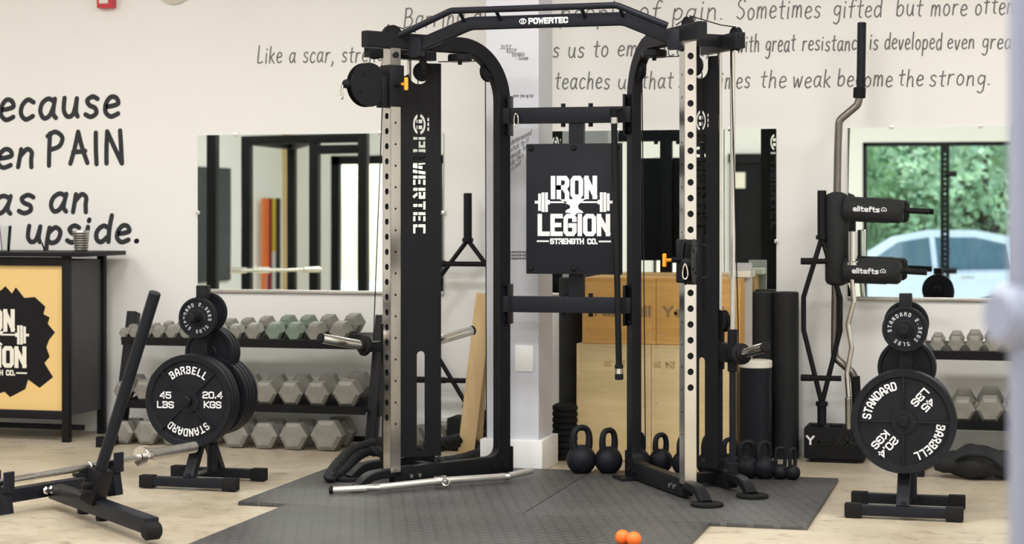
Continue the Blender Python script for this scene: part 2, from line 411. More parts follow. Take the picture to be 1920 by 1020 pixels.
# squared block capitals (width, strokes) on a box 5 wide and 8 tall
K = {
 'A': (5, [[(0,0),(0,5.6),(1.6,8),(3.4,8),(5,5.6),(5,0)], [(0,3),(5,3)]]),
 'B': (5, [[(0,0),(0,8),(4,8),(5,7.1),(5,5.1),(4.2,4.2),(0,4.2)], [(4.2,4.2),(5,3.2),(5,1),(4,0),(0,0)]]),
 'C': (5, [[(5,6.2),(5,7),(4,8),(1,8),(0,7),(0,1),(1,0),(4,0),(5,1),(5,1.8)]]),
 'D': (5, [[(0,0),(0,8),(3.6,8),(5,6.6),(5,1.4),(3.6,0),(0,0)]]),
 'E': (4.6, [[(4.6,8),(0,8),(0,0),(4.6,0)], [(0,4),(3.8,4)]]),
 'F': (4.6, [[(4.6,8),(0,8),(0,0)], [(0,4),(3.8,4)]]),
 'G': (5, [[(5,6.4),(5,7),(4,8),(1,8),(0,7),(0,1),(1,0),(4,0),(5,1),(5,3.8),(2.8,3.8)]]),
 'H': (5, [[(0,0),(0,8)], [(5,0),(5,8)], [(0,4),(5,4)]]),
 'I': (.3, [[(.15,0),(.15,8)]]),
 'K': (5, [[(0,0),(0,8)], [(5,8),(1,4),(5,0)], [(0,4),(1,4)]]),
 'L': (4.4, [[(0,8),(0,0),(4.4,0)]]),
 'N': (5, [[(0,0),(0,8)], [(0,7.6),(5,.4)], [(5,0),(5,8)]]),
 'O': (5, [[(1,0),(0,1),(0,7),(1,8),(4,8),(5,7),(5,1),(4,0),(1,0)]]),
 'P': (5, [[(0,0),(0,8),(4,8),(5,7),(5,4.6),(4,3.6),(0,3.6)]]),
 'R': (5, [[(0,0),(0,8),(4,8),(5,7),(5,5),(4,4),(0,4)], [(3,4),(5,1.6),(5,0)]]),
 'S': (5, [[(5,6.6),(5,7),(4,8),(1,8),(0,7),(0,5.1),(1,4.2),(4,3.8),(5,2.9),(5,1),(4,0),(1,0),(0,1),(0,1.4)]]),
 'T': (5, [[(0,8),(5,8)], [(2.5,8),(2.5,0)]]),
 'W': (6.4, [[(0,8),(1.4,0),(3.2,6),(5,0),(6.4,8)]]),
 'X': (5, [[(0,0),(5,8)], [(0,8),(5,0)]]), 'Y': (5, [[(0,8),(2.5,4),(5,8)], [(2.5,4),(2.5,0)]]),
 '0': (5, [[(1,0),(0,1),(0,7),(1,8),(4,8),(5,7),(5,1),(4,0),(1,0)]]),
 '1': (2, [[(0,7),(1,8),(1,0)]]),
 '2': (5, [[(0,6.6),(0,7),(1,8),(4,8),(5,7),(5,5),(4,4.2),(1,3.8),(0,2.8),(0,0),(5,0)]]),
 '3': (5, [[(0,7),(1,8),(4,8),(5,7),(5,5),(4,4),(1.6,4)], [(4,4),(5,3),(5,1),(4,0),(1,0),(0,1)]]),
 '4': (5, [[(4,0),(4,8),(0,3),(0,2.4),(5.2,2.4)]]),
 '5': (5, [[(5,8),(0,8),(0,4.6),(4,4.6),(5,3.8),(5,1),(4,0),(1,0),(0,1)]]),
 '.': (.8, [[(.4,0),(.4,.9)]]), ' ': (3, []),
 'e': (4, [[(0,2.5),(4,2.5),(4,4),(3,5),(1,5),(0,4),(0,1),(1,0),(4,0)]]), 's': (3.8, [[(3.8,5),(.8,5),(0,4),(.8,2.6),(3,2.4),(3.8,1.2),(3,0),(0,0)]]),
 'l': (.4, [[(.2,0),(.2,8)]]), 'i': (.4, [[(.2,0),(.2,5)], [(.2,6.6),(.2,7.6)]]),
 't': (3, [[(1,7.4),(1,1),(1.8,0),(3,0)], [(0,5),(3,5)]]), 'f': (3, [[(3,8),(1.8,8),(1,7),(1,0)], [(0,5),(3,5)]]),
}
def catmull(p, n=5):
    if len(p) < 3: return p
    q = [p[0]] + list(p) + [p[-1]]; out = []
    for i in range(1, len(q) - 2):
        for k in range(n):
            t = k / n; a, b, c, d = q[i - 1], q[i], q[i + 1], q[i + 2]
            out.append(tuple(.5 * (2 * b[j] + (c[j] - a[j]) * t + (2 * a[j] - 5 * b[j] + 4 * c[j] - d[j]) * t * t + (3 * b[j] - a[j] - 3 * c[j] + d[j]) * t ** 3) for j in (0, 1)))
    out.append(p[-1]); return out
def ribbon2d(P, wd, closed=False):
    """offset polygon of a polyline (mitred)"""
    n = len(P); L, Rr = [], []
    for i in range(n):
        a = Vector(P[i]) - Vector(P[i - 1]) if i > 0 else (Vector(P[0]) - Vector(P[-2]) if closed else None)
        b = Vector(P[i + 1]) - Vector(P[i]) if i < n - 1 else (Vector(P[1]) - Vector(P[0]) if closed else None)
        a = a.normalized() if a is not None and a.length > 0 else None; b = b.normalized() if b is not None and b.length > 0 else None
        t = (a or b) + (b or a)
        t = t.normalized() if t.length > 1e-6 else (b or a)
        nn = Vector((-t.y, t.x)); k = 1 / max(.45, t.dot(a or b))
        q = Vector(P[i]); L.append(tuple(q + nn * wd / 2 * k)); Rr.append(tuple(q - nn * wd / 2 * k))
    return L, Rr
def draw_strokes(mb, strokes, pl, wd, h=.001, rnd=False):
    mb.keep = True
    h_ = h
    for si, st in enumerate(strokes):
        h = h_ + (si % 9) * 4e-5                                  # overlapping strokes never share a plane
        L, Rr = ribbon2d(st, wd, len(st) > 2 and math.dist(st[0], st[-1]) < 1e-6); n = len(st)
        vs = [pl(x, y, h) for (x, y) in Rr] + [pl(x, y, h) for (x, y) in L]
        mb.add(vs, [(i, i + 1, n + i + 1, n + i) for i in range(n - 1)])
        if rnd:
            for e in (st[0], st[-1]):
                mb.add([pl(e[0] + wd / 2 * math.cos(k * PI / 5), e[1] + wd / 2 * math.sin(k * PI / 5), h - 2e-5) for k in range(10)], [tuple(range(10))])
def layout(text, font, sx, sy, gap=1.2, slant=0., jit=0., smooth=False):
    x = 0; out = []
    for ch in text:
        w_, st = font.get(ch, font.get(' '))
        jy = random.uniform(-jit, jit); js = 1 + random.uniform(-jit, jit) * .12
        for s_ in st:
            q = catmull(s_) if smooth else s_
            out.append([((x + px_ + slant * py_ + random.uniform(-1, 1) * jit * .05) * sx, (py_ * js + jy) * sy) for (px_, py_) in q])
        x += w_ + gap
    return out, (x - gap) * sx
def block_text(mb, text, pl, height, wd, cx=0., cy=0., width=None, gap=2.0, h=.001, sq=1.):
    """centred block lettering with stroke width wd"""
    hh = (height - wd) / 8
    _, w0 = layout(text, K, hh * sq, hh, gap)
    sx = hh * sq * ((width - wd) / w0 if width else 1)
    st, w1 = layout(text, K, sx, hh, gap)
    st = [[(x + cx - w1 / 2, y + cy - height / 2 + wd / 2) for (x, y) in s_] for s_ in st]
    # square ends
    st2 = []
    for s_ in st:
        if len(s_) > 2 and math.dist(s_[0], s_[-1]) < 1e-6: st2.append(s_); continue
        a, b = Vector(s_[0]), Vector(s_[1]); s_[0] = tuple(a + (a - b).normalized() * wd / 2)
        a, b = Vector(s_[-1]), Vector(s_[-2]); s_[-1] = tuple(a + (a - b).normalized() * wd / 2); st2.append(s_)
    draw_strokes(mb, st2, pl, wd, h)
def poly(mb, pts, pl, h=.001):
    tris = tessellate_polygon([[Vector((x, y, 0)) for (x, y) in pts]])
    fs = []
    for t in tris:
        a, b, c = [pts[i] for i in t]
        fs.append(tuple(t) if (b[0] - a[0]) * (c[1] - a[1]) - (b[1] - a[1]) * (c[0] - a[0]) > 0 else (t[0], t[2], t[1]))
    mb.keep = True; mb.add([pl(x, y, h) for (x, y) in pts], fs)
def iron_logo(mb, pl, s, h=.001):
    """gym logo, s = metres per unit; the unit is one photo pixel of the centre sign (y up, centre on the bar)"""
    P = pl
    def B(t, cx, cy, w_, h_, wd, gap): block_text(mb, t, P, h_ * s, wd * s, cx * s, cy * s, w_ * s, gap=gap, h=h)
    B('IRON', 0, 27, 88, 43, 8.6, 3.4)
    B('LEGION', 0, -42, 137, 41, 8.4, 2.9)
    B('STRENGTH CO.', 0, -72, 90, 11, 2.6, 2.4)
    for (x0, x1) in ((-70, -47), (47, 70)): poly(mb, [(x0 * s, -73.5 * s), (x1 * s, -73.5 * s), (x1 * s, -70.5 * s), (x0 * s, -70.5 * s)], P, h)
    for q in (-1, 1):                                     # barbell either side
        for (a, b, hh) in ((62, 67.5, 16), (55.5, 61, 18), (49, 54.5, 18), (67.5, 74, 2.6), (45, 49, 4)):
            xs = sorted((q * a * s, q * b * s)); poly(mb, [(xs[0], -hh * s), (xs[1], -hh * s), (xs[1], hh * s), (xs[0], hh * s)], P, h)
        xs = sorted((q * 14 * s, q * 45 * s)); poly(mb, [(xs[0], -1.6 * s), (xs[1], -1.6 * s), (xs[1], 1.6 * s), (xs[0], 1.6 * s)], P, h)
    anvil = [(-26, 5), (24, 6.5), (18, 3), (12, -2), (8, -6), (9, -12), (17, -17), (18, -20), (7, -20), (0, -26), (-7, -20), (-16, -19), (-15, -15), (-7, -11), (-7, -6), (-14, -3), (-20, 1)]
    poly(mb, [(x * s, y * s) for x, y in anvil], P, h)

# ================================================================== SETTING
XL, XR, YB, YF, ZC = -9.5, 3.4, 10.31, -3.0, 3.6
def struct(mb, name, m, parent=None, smooth=False):
    o = mb.build(name, m, parent, smooth)
    if parent is None: o['kind'] = 'structure'
    return o
floor = struct(MB().box(((XL + XR) / 2, (YB + YF) / 2, -.05), (XR - XL + .4, YB - YF + .4, .1)), 'floor', M_floor)
struct(MB().box(((XL + XR) / 2, (YB + YF) / 2, ZC + .05), (XR - XL + .4, YB - YF + .4, .1)), 'ceiling', M_ceil)
wall_back = struct(MB().box(((XL + XR) / 2, YB + .1, ZC / 2), (XR - XL + .4, .2, ZC)), 'wall_back', M_wall)
struct(MB().box((XL - .1, (YB + YF) / 2, ZC / 2), (.2, YB - YF, ZC)), 'wall_left', M_wall)
struct(MB().box((XR + .1, (YB + YF) / 2, ZC / 2), (.2, YB - YF, ZC)), 'wall_right', M_wall)
struct(MB().box(((XL + XR) / 2, YB - .008, .075), (XR - XL, .016, .15), None, .003), 'baseboard_back', M_white)
# front wall (behind the camera) with openings that the mirrors show
openings = [(-8.85, -6.75, .0, 2.08), (-4.45, -4.02, .0, 2.02), (-1.80, 1.7, .0, 2.19)]
fw = MB(); x = XL
for (a, b, z0, z1) in openings:
    fw.box(((x + a) / 2, YF - .1, ZC / 2), (a - x, .2, ZC))
    fw.box(((a + b) / 2, YF - .1, (z1 + ZC) / 2), (b - a, .2, ZC - z1)); x = b
fw.box(((x + XR) / 2, YF - .1, ZC / 2), (XR - x, .2, ZC))
struct(fw, 'wall_front', M_wall)
def window(n, a, b, z0, z1, mull, fr=.09):
    f = MB()
    for xx in (a + fr / 2, b - fr / 2) + tuple(mull): f.box((xx, YF - .06, (z0 + z1) / 2), (fr, .1, z1 - z0), None, .004)
    f.box(((a + b) / 2, YF - .06, z1 - fr / 2), (b - a, .1, fr)); f.box(((a + b) / 2, YF - .06, z0 + fr / 2), (b - a, .1, fr))
    o = struct(f, 'window_%d' % n, M_black)
    g = MB().box(((a + b) / 2, YF - .06, (z0 + z1) / 2), (b - a - fr, .008, z1 - z0 - fr)); g.build('pane', M_glass, o, False)
window(1, *openings[0], (-8.05, -7.35), .12)
window(2, *openings[1], (), .03)
window(3, *openings[2], (), .05)
struct(MB().box((XL + .04, YF + .05, 1.4), (.09, .1, 2.8)), 'trim_1', M_pine)

# free-standing column in front of the back wall
cxl, cxr, cy0, cy1 = -2.632, -2.350, 9.30, 9.60
column = struct(MB().box(((cxl + cxr) / 2, (cy0 + cy1) / 2, ZC / 2), (cxr - cxl, cy1 - cy0, ZC), None, .004), 'column', M_col)
MB().box(((cxl + cxr) / 2, (cy0 + cy1) / 2, .08), (cxr - cxl + .05, cy1 - cy0 + .05, .16), None, .006).build('plinth', M_white, column)
q = ony(983, 672, cy0)
MB().box((q.x, cy0 - .003, q.z), (.098, .006, .135), None, .003).build('blank_cover_plate', M_white, column)

# ---------------- handwriting on the back wall
def wall_text(text, pxa, pxb, ybase_a, xh, wpx, name, yw=YB, slant=.12, mat_=M_ink, parent=wall_back, jit=.35, ybase_b=None, gap=1.5):
    """lettering fitted between two photo columns on the plane y = yw; xh = x-height in photo pixels"""
    a = ony(pxa, ybase_a, yw); b = ony(pxb, ybase_b if ybase_b is not None else ybase_a, yw)
    mpp = (ony(pxa, ybase_a - 100, yw).z - a.z) / 100
    u = (b - a)
    st, w0 = layout(text, G, 1, 1, gap, slant, jit, True)
    sx = u.length / w0; sy = xh * mpp / 5
    st = [[(x_ * sx, y_ * sy) for (x_, y_) in s_] for s_ in st]
    pl = Plane((a.x, yw, a.z), (u.x, 0, u.z), (0, 0, 1))
    mb = MB(); draw_strokes(mb, st, pl, wpx * mpp, .0012, True)
    return mb.build(name, mat_, parent, False)
for (tx_, a_, b_, ya_, yb_, xh_) in (
        ('Barring all the', 757, 985, 51, 47, 22), ('people of pain.', 1050, 1356, 40, 36, 22), ('Sometimes', 1380, 1537, 36, 33, 22), ('gifted', 1562, 1652, 33, 31, 21), ('but', 1680, 1728, 30, 29, 21), ('more', 1745, 1812, 29, 28, 21), ('often', 1828, 1900, 27, 26, 21), ('on', 1912, 1950, 26, 25, 21),
        ('Like a scar, strength', 482, 745, 118, 116, 19),
        ('tells us to embrace it,', 985, 1330, 108, 104, 19), ('with great', 1382, 1490, 97, 96, 20), ('resistance', 1504, 1618, 95, 94, 18), ('is developed', 1630, 1765, 93, 93, 19), ('even', 1776, 1826, 92, 91, 18), ('greater', 1841, 1936, 91, 90, 18),
        ('teaches', 1040, 1142, 168, 167, 20), ('us', 1158, 1190, 167, 167, 19), ('that', 1203, 1260, 166, 166, 20), ('sometimes', 1272, 1405, 166, 165, 20), ('the', 1425, 1473, 164, 164, 20), ('weak', 1486, 1556, 164, 163, 20), ('become', 1570, 1672, 162, 162, 20), ('the', 1684, 1730, 161, 161, 20), ('strong.', 1742, 1857, 161, 160, 20)):
    wall_text(tx_, a_, b_, ya_, xh_, 2.7, 'handwritten_word', ybase_b=yb_)
wall_text('because', -42, 222, 225, 37, 9.2, 'painted_word', mat_=M_spray, slant=.05, ybase_b=218, jit=.25)
wall_text('en', -8, 62, 314, 34, 9.2, 'painted_word', mat_=M_spray, jit=.25)
wall_text('PAIN', 88, 232, 309, 37, 9.2, 'painted_word', mat_=M_spray, jit=.2, slant=0)
wall_text('as', -16, 60, 400, 33, 9.2, 'painted_word', mat_=M_spray, jit=.25)
wall_text('an', 92, 164, 398, 34, 9.2, 'painted_word', mat_=M_spray, jit=.25)
wall_text('upside.', 48, 262, 455, 31, 9.2, 'painted_word', mat_=M_spray, jit=.25)
for (t, a_, b_, y_) in (('JUST', 938, 958, 92), ('KEEP', 950, 968, 99), ('GOING!', 960, 983, 106), ('- Susan', 966, 990, 112)):
    wall_text(t, a_, b_, y_, 4.5, 1.2, 'marker_note', cy0, parent=column)
for i, t in enumerate(('determined', 'stick to it', 'inside to', 'do this', 'time')):
    wall_text(t, 958, 996 - i * 5, 272 + i * 13, 6, 1.2, 'marker_note', cy0, parent=column, ybase_b=252 + i * 14)
for i in range(3): wall_text('the strong and the real will', 955, 988, 474 + i * 6, 2.6, .9, 'marker_note', cy0, parent=column)
wall_text('never give up but', 962, 1000, 182, 4, .9, 'marker_note', cy0, parent=column)
for i in range(3): wall_text('so the best ideas', 1015, 1030, 250 + i * 14, 4, 1, 'marker_note', YB, parent=wall_back)
for i in range(2): wall_text('legacy end', 1010, 1032, 520 + i * 8, 4, 1, 'marker_note', YB, parent=wall_back)

# ---------------- wall mirrors
def mirror(pa, pb, label, clips, skew=None):
    a = ony(pa, 400, YB); b = ony(pb, 400, YB); z0, z1 = .866, 1.791
    t = thing('wall_mirror', label, 'mirror', ((a.x + b.x) / 2, YB, z0))
    MB().box(((a.x + b.x) / 2, YB - .006, (z0 + z1) / 2), (b.x - a.x, .008, z1 - z0)).build('mirror_glass', M_mirror, t, False)
    MB().box(((a.x + b.x) / 2, YB - .009, z0 - .004), (b.x - a.x, .016, .022), None, .003).build('bottom_channel', M_steel, t)
    for (fx, fz) in clips:
        MB().box((a.x + (b.x - a.x) * fx, YB - .012, z0 + (z1 - z0) * fz), (.022, .014, .022), None, .004).build('mirror_clip', M_chrome, t)
    if skew: t.location.y -= .017; t.rotation_euler = skew
mirror(372, 832, 'wide wall mirror above the long dumbbell rack on the left', ((0, .5), (.16, 1), (1, .5), (.75, 1)))
mirror(1034, 1456, 'wall mirror behind the trainer, above the wooden boxes', ((1, .33), (.8, 1), (.3, 1)))
mirror(1590, 2010, 'wall mirror at the right reflecting a parked car and green trees', ((.2, 1), (.6, 1)))

# ---------------- fire alarm and speaker high on the wall
t = thing('fire_alarm', 'red fire alarm strobe high on the wall, cut by the top edge', 'alarm', ony(204, 0, YB))
q = ony(204, -14, YB)
MB().box((q.x, YB - .03, q.z), (.105, .06, .20), None, .01).build('housing', M_red, t)
MB().box((q.x, YB - .065, q.z - .03), (.06, .02, .09), None, .008).build('strobe_lens', M_cream, t)
q = ony(328, -32, YB)
t = thing('wall_speaker', 'round off-white wall fixture at the top edge, right of the red alarm', 'fixture', q)
MB().lathe([(.0, 0), (.125, 0), (.13, .02), (.11, .045), (0, .05)], (q.x, YB, q.z), (0, -1, 0), 32).build('dome', M_cream, t)
MB().lathe([(.085, 0), (.09, .008), (.06, .014), (0, .014)], (q.x, YB - .045, q.z), (0, -1, 0), 32).build('grille', M_chrome, t)

# ================================================================== RUBBER MATS
def rmat(x0, x1, y0, y1, label, th=.018):
    o = MB().box(((x0 + x1) / 2, (y0 + y1) / 2, th / 2), (x1 - x0, y1 - y0, th), None, .003).build('rubber_mat', M_mat)
    tag(o, label, 'mat', 'rubber floor mats under the trainer')
rmat(-3.40, -2.065, 7.875, 9.28, 'black rubber floor mat under the left half of the cable trainer')
rmat(-2.06, -.83, 7.875, 9.33, 'black rubber floor mat under the right half of the cable trainer and the kettlebells')
rmat(-3.16, -1.24, 6.2, 7.87, 'frontmost black rubber floor mat, with the orange massage ball on it')
MT = .018

# ================================================================== CABLE TRAINER
UL = Vector((-2.477, 9.047, 0)); UR = Vector((-1.801, 9.047, 0)); ARM = .675
trainer = thing('cable_trainer', 'tall black cable trainer with chrome rails and a pull-up bar in the centre', 'gym machine', (-2.139, 9.047, MT))
T = trainer
pulleyN = 0
def stencil_loops(sgn):
    """POWERTEC cut through the shroud, reading downwards; local plate coordinates x right, y up"""
    S = {'P': [[(0,0),(0,8)], [(1.5,7.2),(4.2,7.2),(4.2,4.2),(1.5,4.2)]],
         'O': [[(.9,.6),(0,.6),(0,7.4),(.9,7.4)], [(2.9,7.4),(3.9,7.4),(3.9,.6),(2.9,.6)]],
         'W': [[(0,8),(.8,.6),(2,.6),(2.6,6)], [(3.7,.6),(4.6,.6),(5.4,8)]],
         'E': [[(0,0),(0,8)], [(1.4,7.3),(4,7.3)], [(1.4,4),(3.6,4)], [(1.4,.7),(4,.7)]],
         'R': [[(0,0),(0,8)], [(1.5,7.2),(4.2,7.2),(4.2,4.4),(1.5,4.4)], [(2.2,3),(4.2,0)]],
         'T': [[(0,7.3),(4.2,7.3)], [(2.1,5.9),(2.1,0)]],
         'C': [[(4,7.3),(0,7.3),(0,.7),(4,.7)]]}
    out = []; pos = 0
    for ch in 'POWERTEC':
        wch = 5.4 if ch == 'W' else 4.2
        for st in S[ch]:
            L_, R_ = ribbon2d([(x_ + pos, y_) for x_, y_ in st], 1.45)
            out.append(L_ + R_[::-1])
        pos += wch + 2.2
    return out, pos - 2.2
def wing(sgn, U, th, carz, holes_lo):
    w_ = Vector((sgn * math.sin(R(th)), -math.cos(R(th)), 0)); p_ = Vector((sgn * math.cos(R(th)), math.sin(R(th)), 0))
    rail = U + w_ * ARM
    Z = Vector((0, 0, 1))
    def C(a, b, z): return rail + w_ * a + p_ * b + Z * z
    # main frame: top beam bending down into the rear upright
    path = fillet([C(.16, 0, 2.155), C(-ARM, 0, 2.155), C(-ARM, 0, .03)], .27, 14)
    MB().sweep(path, rect(.05, .078), p_).build('bent_frame_tube', M_black, T)
    MB().bar(C(-ARM - .02, 0, .068), C(.0, 0, .068), .052, .082).build('base_tube', M_black, T)
    MB().box(C(-ARM - .045, 0, .09), (.012, .06, .13), (w_, p_, Z), .003).build('corner_plate', M_black, T)
    MB().box(C(-ARM, -.02, MT + .006), (.14, .14, .012), (w_, p_, Z), .004).build('rear_foot_plate', M_black, T)
    gs = MB().sweep(fillet([C(-ARM + .03, 0, .30), C(-ARM + .03, 0, .105), C(-ARM + .16, 0, .105)], .06, 6), rect(.05, .012, .002), p_)
    gs.build('corner_gusset', M_black, T)
    # arched feet
    for (a0, b) in ((0., 0.), (-.165, .30)):
        pts = [(-.04, .082), (.06, .082), (.12, .075), (.165, .056), (.195, .034), (.21, .026)]
        MB().sweep([C(a0 + a, b, z) for a, z in catmull(pts, 4)], rect(.052, .04), p_).build('arched_foot', M_black, T)
        c = C(a0 + .215, b, MT)
        o = MB().lathe([(.070, 0), (.074, .004), (.074, .014), (.068, .016), (0, .016)], c, Z, 36).build('foot_pad', M_rub, T)
    MB().bar(C(-.46, .30, .068), C(-.17, .30, .068), .052, .075).build('outer_base_tube', M_black, T)
    MB().bar(C(-.34, 0, .06), C(-.34, .30, .06), .05, .05).build('base_cross_tube', M_black, T)
    MB().bar(C(-.46, .285, 2.135), C(-.05, .285, 2.135), .052, .075).build('outer_top_beam', M_black, T)
    MB().bar(C(-.24, 0, 2.15), C(-.24, .285, 2.145), .05, .06).build('top_cross_tube', M_black, T)
    # chrome rail made of pierced faces round a hollow
    z0, z1, s = .088, 2.118, .06
    hs = [carz + (k) * .0722 for k in range(-30, 31)]
    def face(cn, uax, nrm, hr, zs, name):
        o_ = C(0, 0, 0) + nrm * (s / 2)
        pl = Plane(o_, uax, Z)
        if pl.n.dot(nrm) < 0: pl = Plane(o_, -uax, Z)
        loops = [[(-s / 2, z0), (s / 2, z0), (s / 2, z1), (-s / 2, z1)]] + [circ(hr, 14, 0, z) for z in zs]
        MB().plate(loops, pl, -.003, 0).build(name, M_rail, T, True, 30)
    zb = [z for z in hs if holes_lo < z < z1 - .05]
    face(0, p_, w_, .0155, zb, 'chrome_rail_face')
    face(0, w_, -p_, .0055, [carz + k_ * .103 + .03 for k_ in range(-20, 20) if .2 < carz + k_ * .103 < z1 - .1], 'chrome_rail_face')
    MB().box(C(0, 0, (z0 + z1) / 2), (.045, .045, z1 - z0 - .004), (w_, p_, Z)).build('rail_hollow_dark', M_shroud, T, False)  # black box standing in for the darkness inside the hollow rail
    face(0, p_, -w_, .004, [], 'chrome_rail_face'); face(0, w_, p_, .0125, zb, 'chrome_rail_face')
    # shroud plate with notch, slot and cut-out lettering
    t_ = w_ * math.cos(R(24)) + p_ * math.sin(R(24))
    if t_.x < 0: t_ = -t_
    pl = Plane(C(-.313, .195 if sgn < 0 else .206, 0), t_, Z)
    if pl.n.y > 0: pl.n = -pl.n
    hw = .104
    nx = -.005; top, bot = 2.075, .115
    out = [(-hw, bot), (hw, bot), (hw, top), (nx + .045, top)] + arcp((nx - .005, 2.02), .05, 0, -180, 14)[0:] + [(-hw, 2.0)]
    slot = [(-.02, .14), (.02, .14)] + arcp((0, .62), .02, 0, 180, 8)
    loops = [out, slot]
    stn, L_ = stencil_loops(sgn)
    k = .475 / L_; kx = .062 / 8
    ztop = 1.70
    for lp in stn: loops.append([(y_ * kx - .038, ztop - x_ * k) for (x_, y_) in lp])
    # round emblem above the word
    for (a0_, a1_) in ((100, 260), (-80, 80)):
        A = arcp((0, 0), .052, a0_, a1_, 10); Bq = arcp((0, 0), .036, a1_, a0_, 10); loops.append([(-.007 + x_ * .62, 1.77 + y_) for x_, y_ in A + Bq])
    for dz in (-.024, .006): loops.append([(-.022, 1.77 + dz), (.008, 1.77 + dz), (.008, 1.788 + dz), (-.022, 1.788 + dz)])
    for k_ in range(3): loops.append([(.034 + 0 * k_, 1.738 + k_ * .024), (.043, 1.738 + k_ * .024), (.043, 1.755 + k_ * .024), (.034, 1.755 + k_ * .024)])
    MB().plate(loops, pl, -.002, .002).build('shroud_panel', M_shroud, T, False)
    for zz in (2.05, 1.2): MB().cyl(pl(hw - .02, zz, -.004), pl(hw - .02, zz, .006), .007, 10).build('bolt', M_black, T)
    # guide rods
    for da in (-.075, .075):
        MB().cyl(C(-.244 + da, .300, .76), C(-.244 + da, .300, 2.12), .0125, 18).build('guide_rod', M_chrome, T)
        MB().cyl(C(-.244 + da, .300, .09), C(-.244 + da, .300, .60), .0155, 18).build('rod_sleeve', M_navy, T)
        MB().cyl(C(-.244 + da, .300, .10), C(-.244 + da, .300, .15), .026, 18, .004).build('rod_bumper', M_rub, T)
    # weight carriage and horns
    car = MB().box(C(-.244, .285, .67), (.19, .06, .09), (w_, p_, Z), .006)
    for da in (-.075, .075): car.cyl(C(-.244 + da, .300, .58), C(-.244 + da, .300, .78), .024, 18, .003)
    co = car.build('weight_carriage', M_black, T)
    MB().lathe([(0, -.014), (.052, -.014), (.052, -.008), (.042, 0), (.052, .008), (.052, .014), (0, .014)], C(-.244, .285, .815), p_, 28).build('carriage_pulley', M_rub, co)
    for q in (-1, 1):
        a0 = -.244 + q * .09; a1 = -.244 + q * .20; a2 = -.244 + q * .47
        MB().bar(C(a0, .285, .668), C(a1, .285, .668), .05, .05).build('horn_arm', M_black, co)
        d = (C(a2, .285, .724) - C(a1, .285, .672)).normalized(); b0 = C(a1, .285, .672)
        MB().lathe([(0, -.005), (.046, -.005), (.05, 0), (.05, .012), (.034, .018), (.034, .034), (0, .034)], b0, d, 28).build('horn_flange', M_rub, co)
        hL = (C(a2, .285, .724) - b0).length
        MB().lathe([(.0235, .02), (.0235, hL - .01), (.0215, hL - .004), (0, hL - .004)], b0, d, 24).build('weight_horn', M_chrome, co)
        MB().lathe([(.024, hL - .012), (.0245, hL - .002), (.02, hL + .003), (0, hL + .003)], b0, d, 24).build('horn_end_cap', M_rub, co)
    # pulleys
    def pulley(c, ax, r, name='pulley'):
        o = MB().lathe([(0, -.012), (r * .55, -.012), (r * .6, -.008), (r * .85, -.008), (r, -.013), (r, -.008), (r * .86, 0), (r, .008), (r, .013), (r * .85, .008), (r * .6, .008), (r * .55, .012), (0, .012)], c, ax, 32).build(name, M_rub, T)
        MB().cyl(Vector(c) - Vector(ax) * .018, Vector(c) + Vector(ax) * .018, .010, 12).build('pulley_bolt', M_iron, o)
        return o
    pulley(C(-.30, .16, 2.03), t_.cross(Z), .048)
    MB().box(C(-.30, .16, 2.08), (.03, .05, .09), (t_, t_.cross(Z), Z), .003).build('pulley_bracket', M_black, T)
    pulley(C(-.595, 0, 2.035), p_, .052)
    pulley(C(.0, 0, 2.175), p_, .055)
    pulley(C(-.10, .285, 2.145), p_, .055)
    MB().lathe([(0, 0), (.055, 0), (.06, .006), (.06, .03), (.055, .036), (0, .036)], C(-.41, 0, 2.075), Z, 28).build('flat_pulley_housing', M_black, T)
    MB().cyl(C(-.41, 0, 2.06), C(-.41, 0, 2.08), .01, 10).build('bolt', M_iron, T)
    # cables
    cb = MB()
    cb.tube([C(-.10, .30, .70), C(-.155, .285, 2.12)], .0028, 6)
    cb.tube([C(-.30, .20, .85), C(-.30, .20, 2.0)], .0028, 6)
    cb.tube([C(.02, 0, 2.232), C(-.08, .20, 2.205), C(-.10, .285, 2.20)], .0028, 6)
    cb.tube([C(-.35, .10, 2.078), C(-.60, 0, 2.088)], .0028, 6)
    cb.tube([C(.0, -.0, 2.228), C(-.14, 0, 2.205)], .0028, 6)
    cb.tube([C(-.57, 0, 2.02), C(-.60, 0.03, .2)], .0028, 6)
    cb.build('cable', M_rub, T)
    # bolts on upright and base
    for zz in (1.90, 1.74, .97, .79): MB().cyl(C(-ARM, -.024, zz), C(-ARM, -.034, zz), .010, 6).build('bolt', M_iron, T)
    for aa in (-ARM, -ARM + .07, -.14, -.09): MB().cyl(C(aa, -.024, .062), C(aa, -.036, .062), .011, 6).build('bolt', M_chrome if aa > -.5 else M_iron, T)
    MB().cyl(C(.0, -.03, 2.085), C(.0, -.036, 2.085), .016, 16).build('bolt', M_iron, T)
    # adjustable pulley carriage on the rail
    cz = carz
    ap = MB().box(C(0, 0, cz), (.085, .085, .20), (w_, p_, Z), .006)
    ap.box(C(.055, 0, cz - .03), (.04, .05, .15), (w_, p_, Z), .004)
    apo = ap.build('rail_trolley', M_black, T)
    sw = w_ if sgn < 0 else Vector((.02, -1, 0)).normalized(); sp = Vector((-sw.y, sw.x, 0))
    if sp.dot(p_) < 0: sp = -sp
    def S(a, b, z): return rail + w_ * .055 + sw * (a - .055) + sp * b + Z * z
    for q in (-1, 1):
        MB().lathe([(0, -.002), (.103, -.002), (.105, 0), (.103, .002), (0, .002)], S(.145, q * .019, cz), sp, 48).build('pulley_cover', M_black, apo)
    MB().lathe([(0, -.012), (.09, -.012), (.075, 0), (.09, .012), (0, .012)], S(.145, 0, cz), sp, 36).build('swivel_pulley', M_rub, apo)
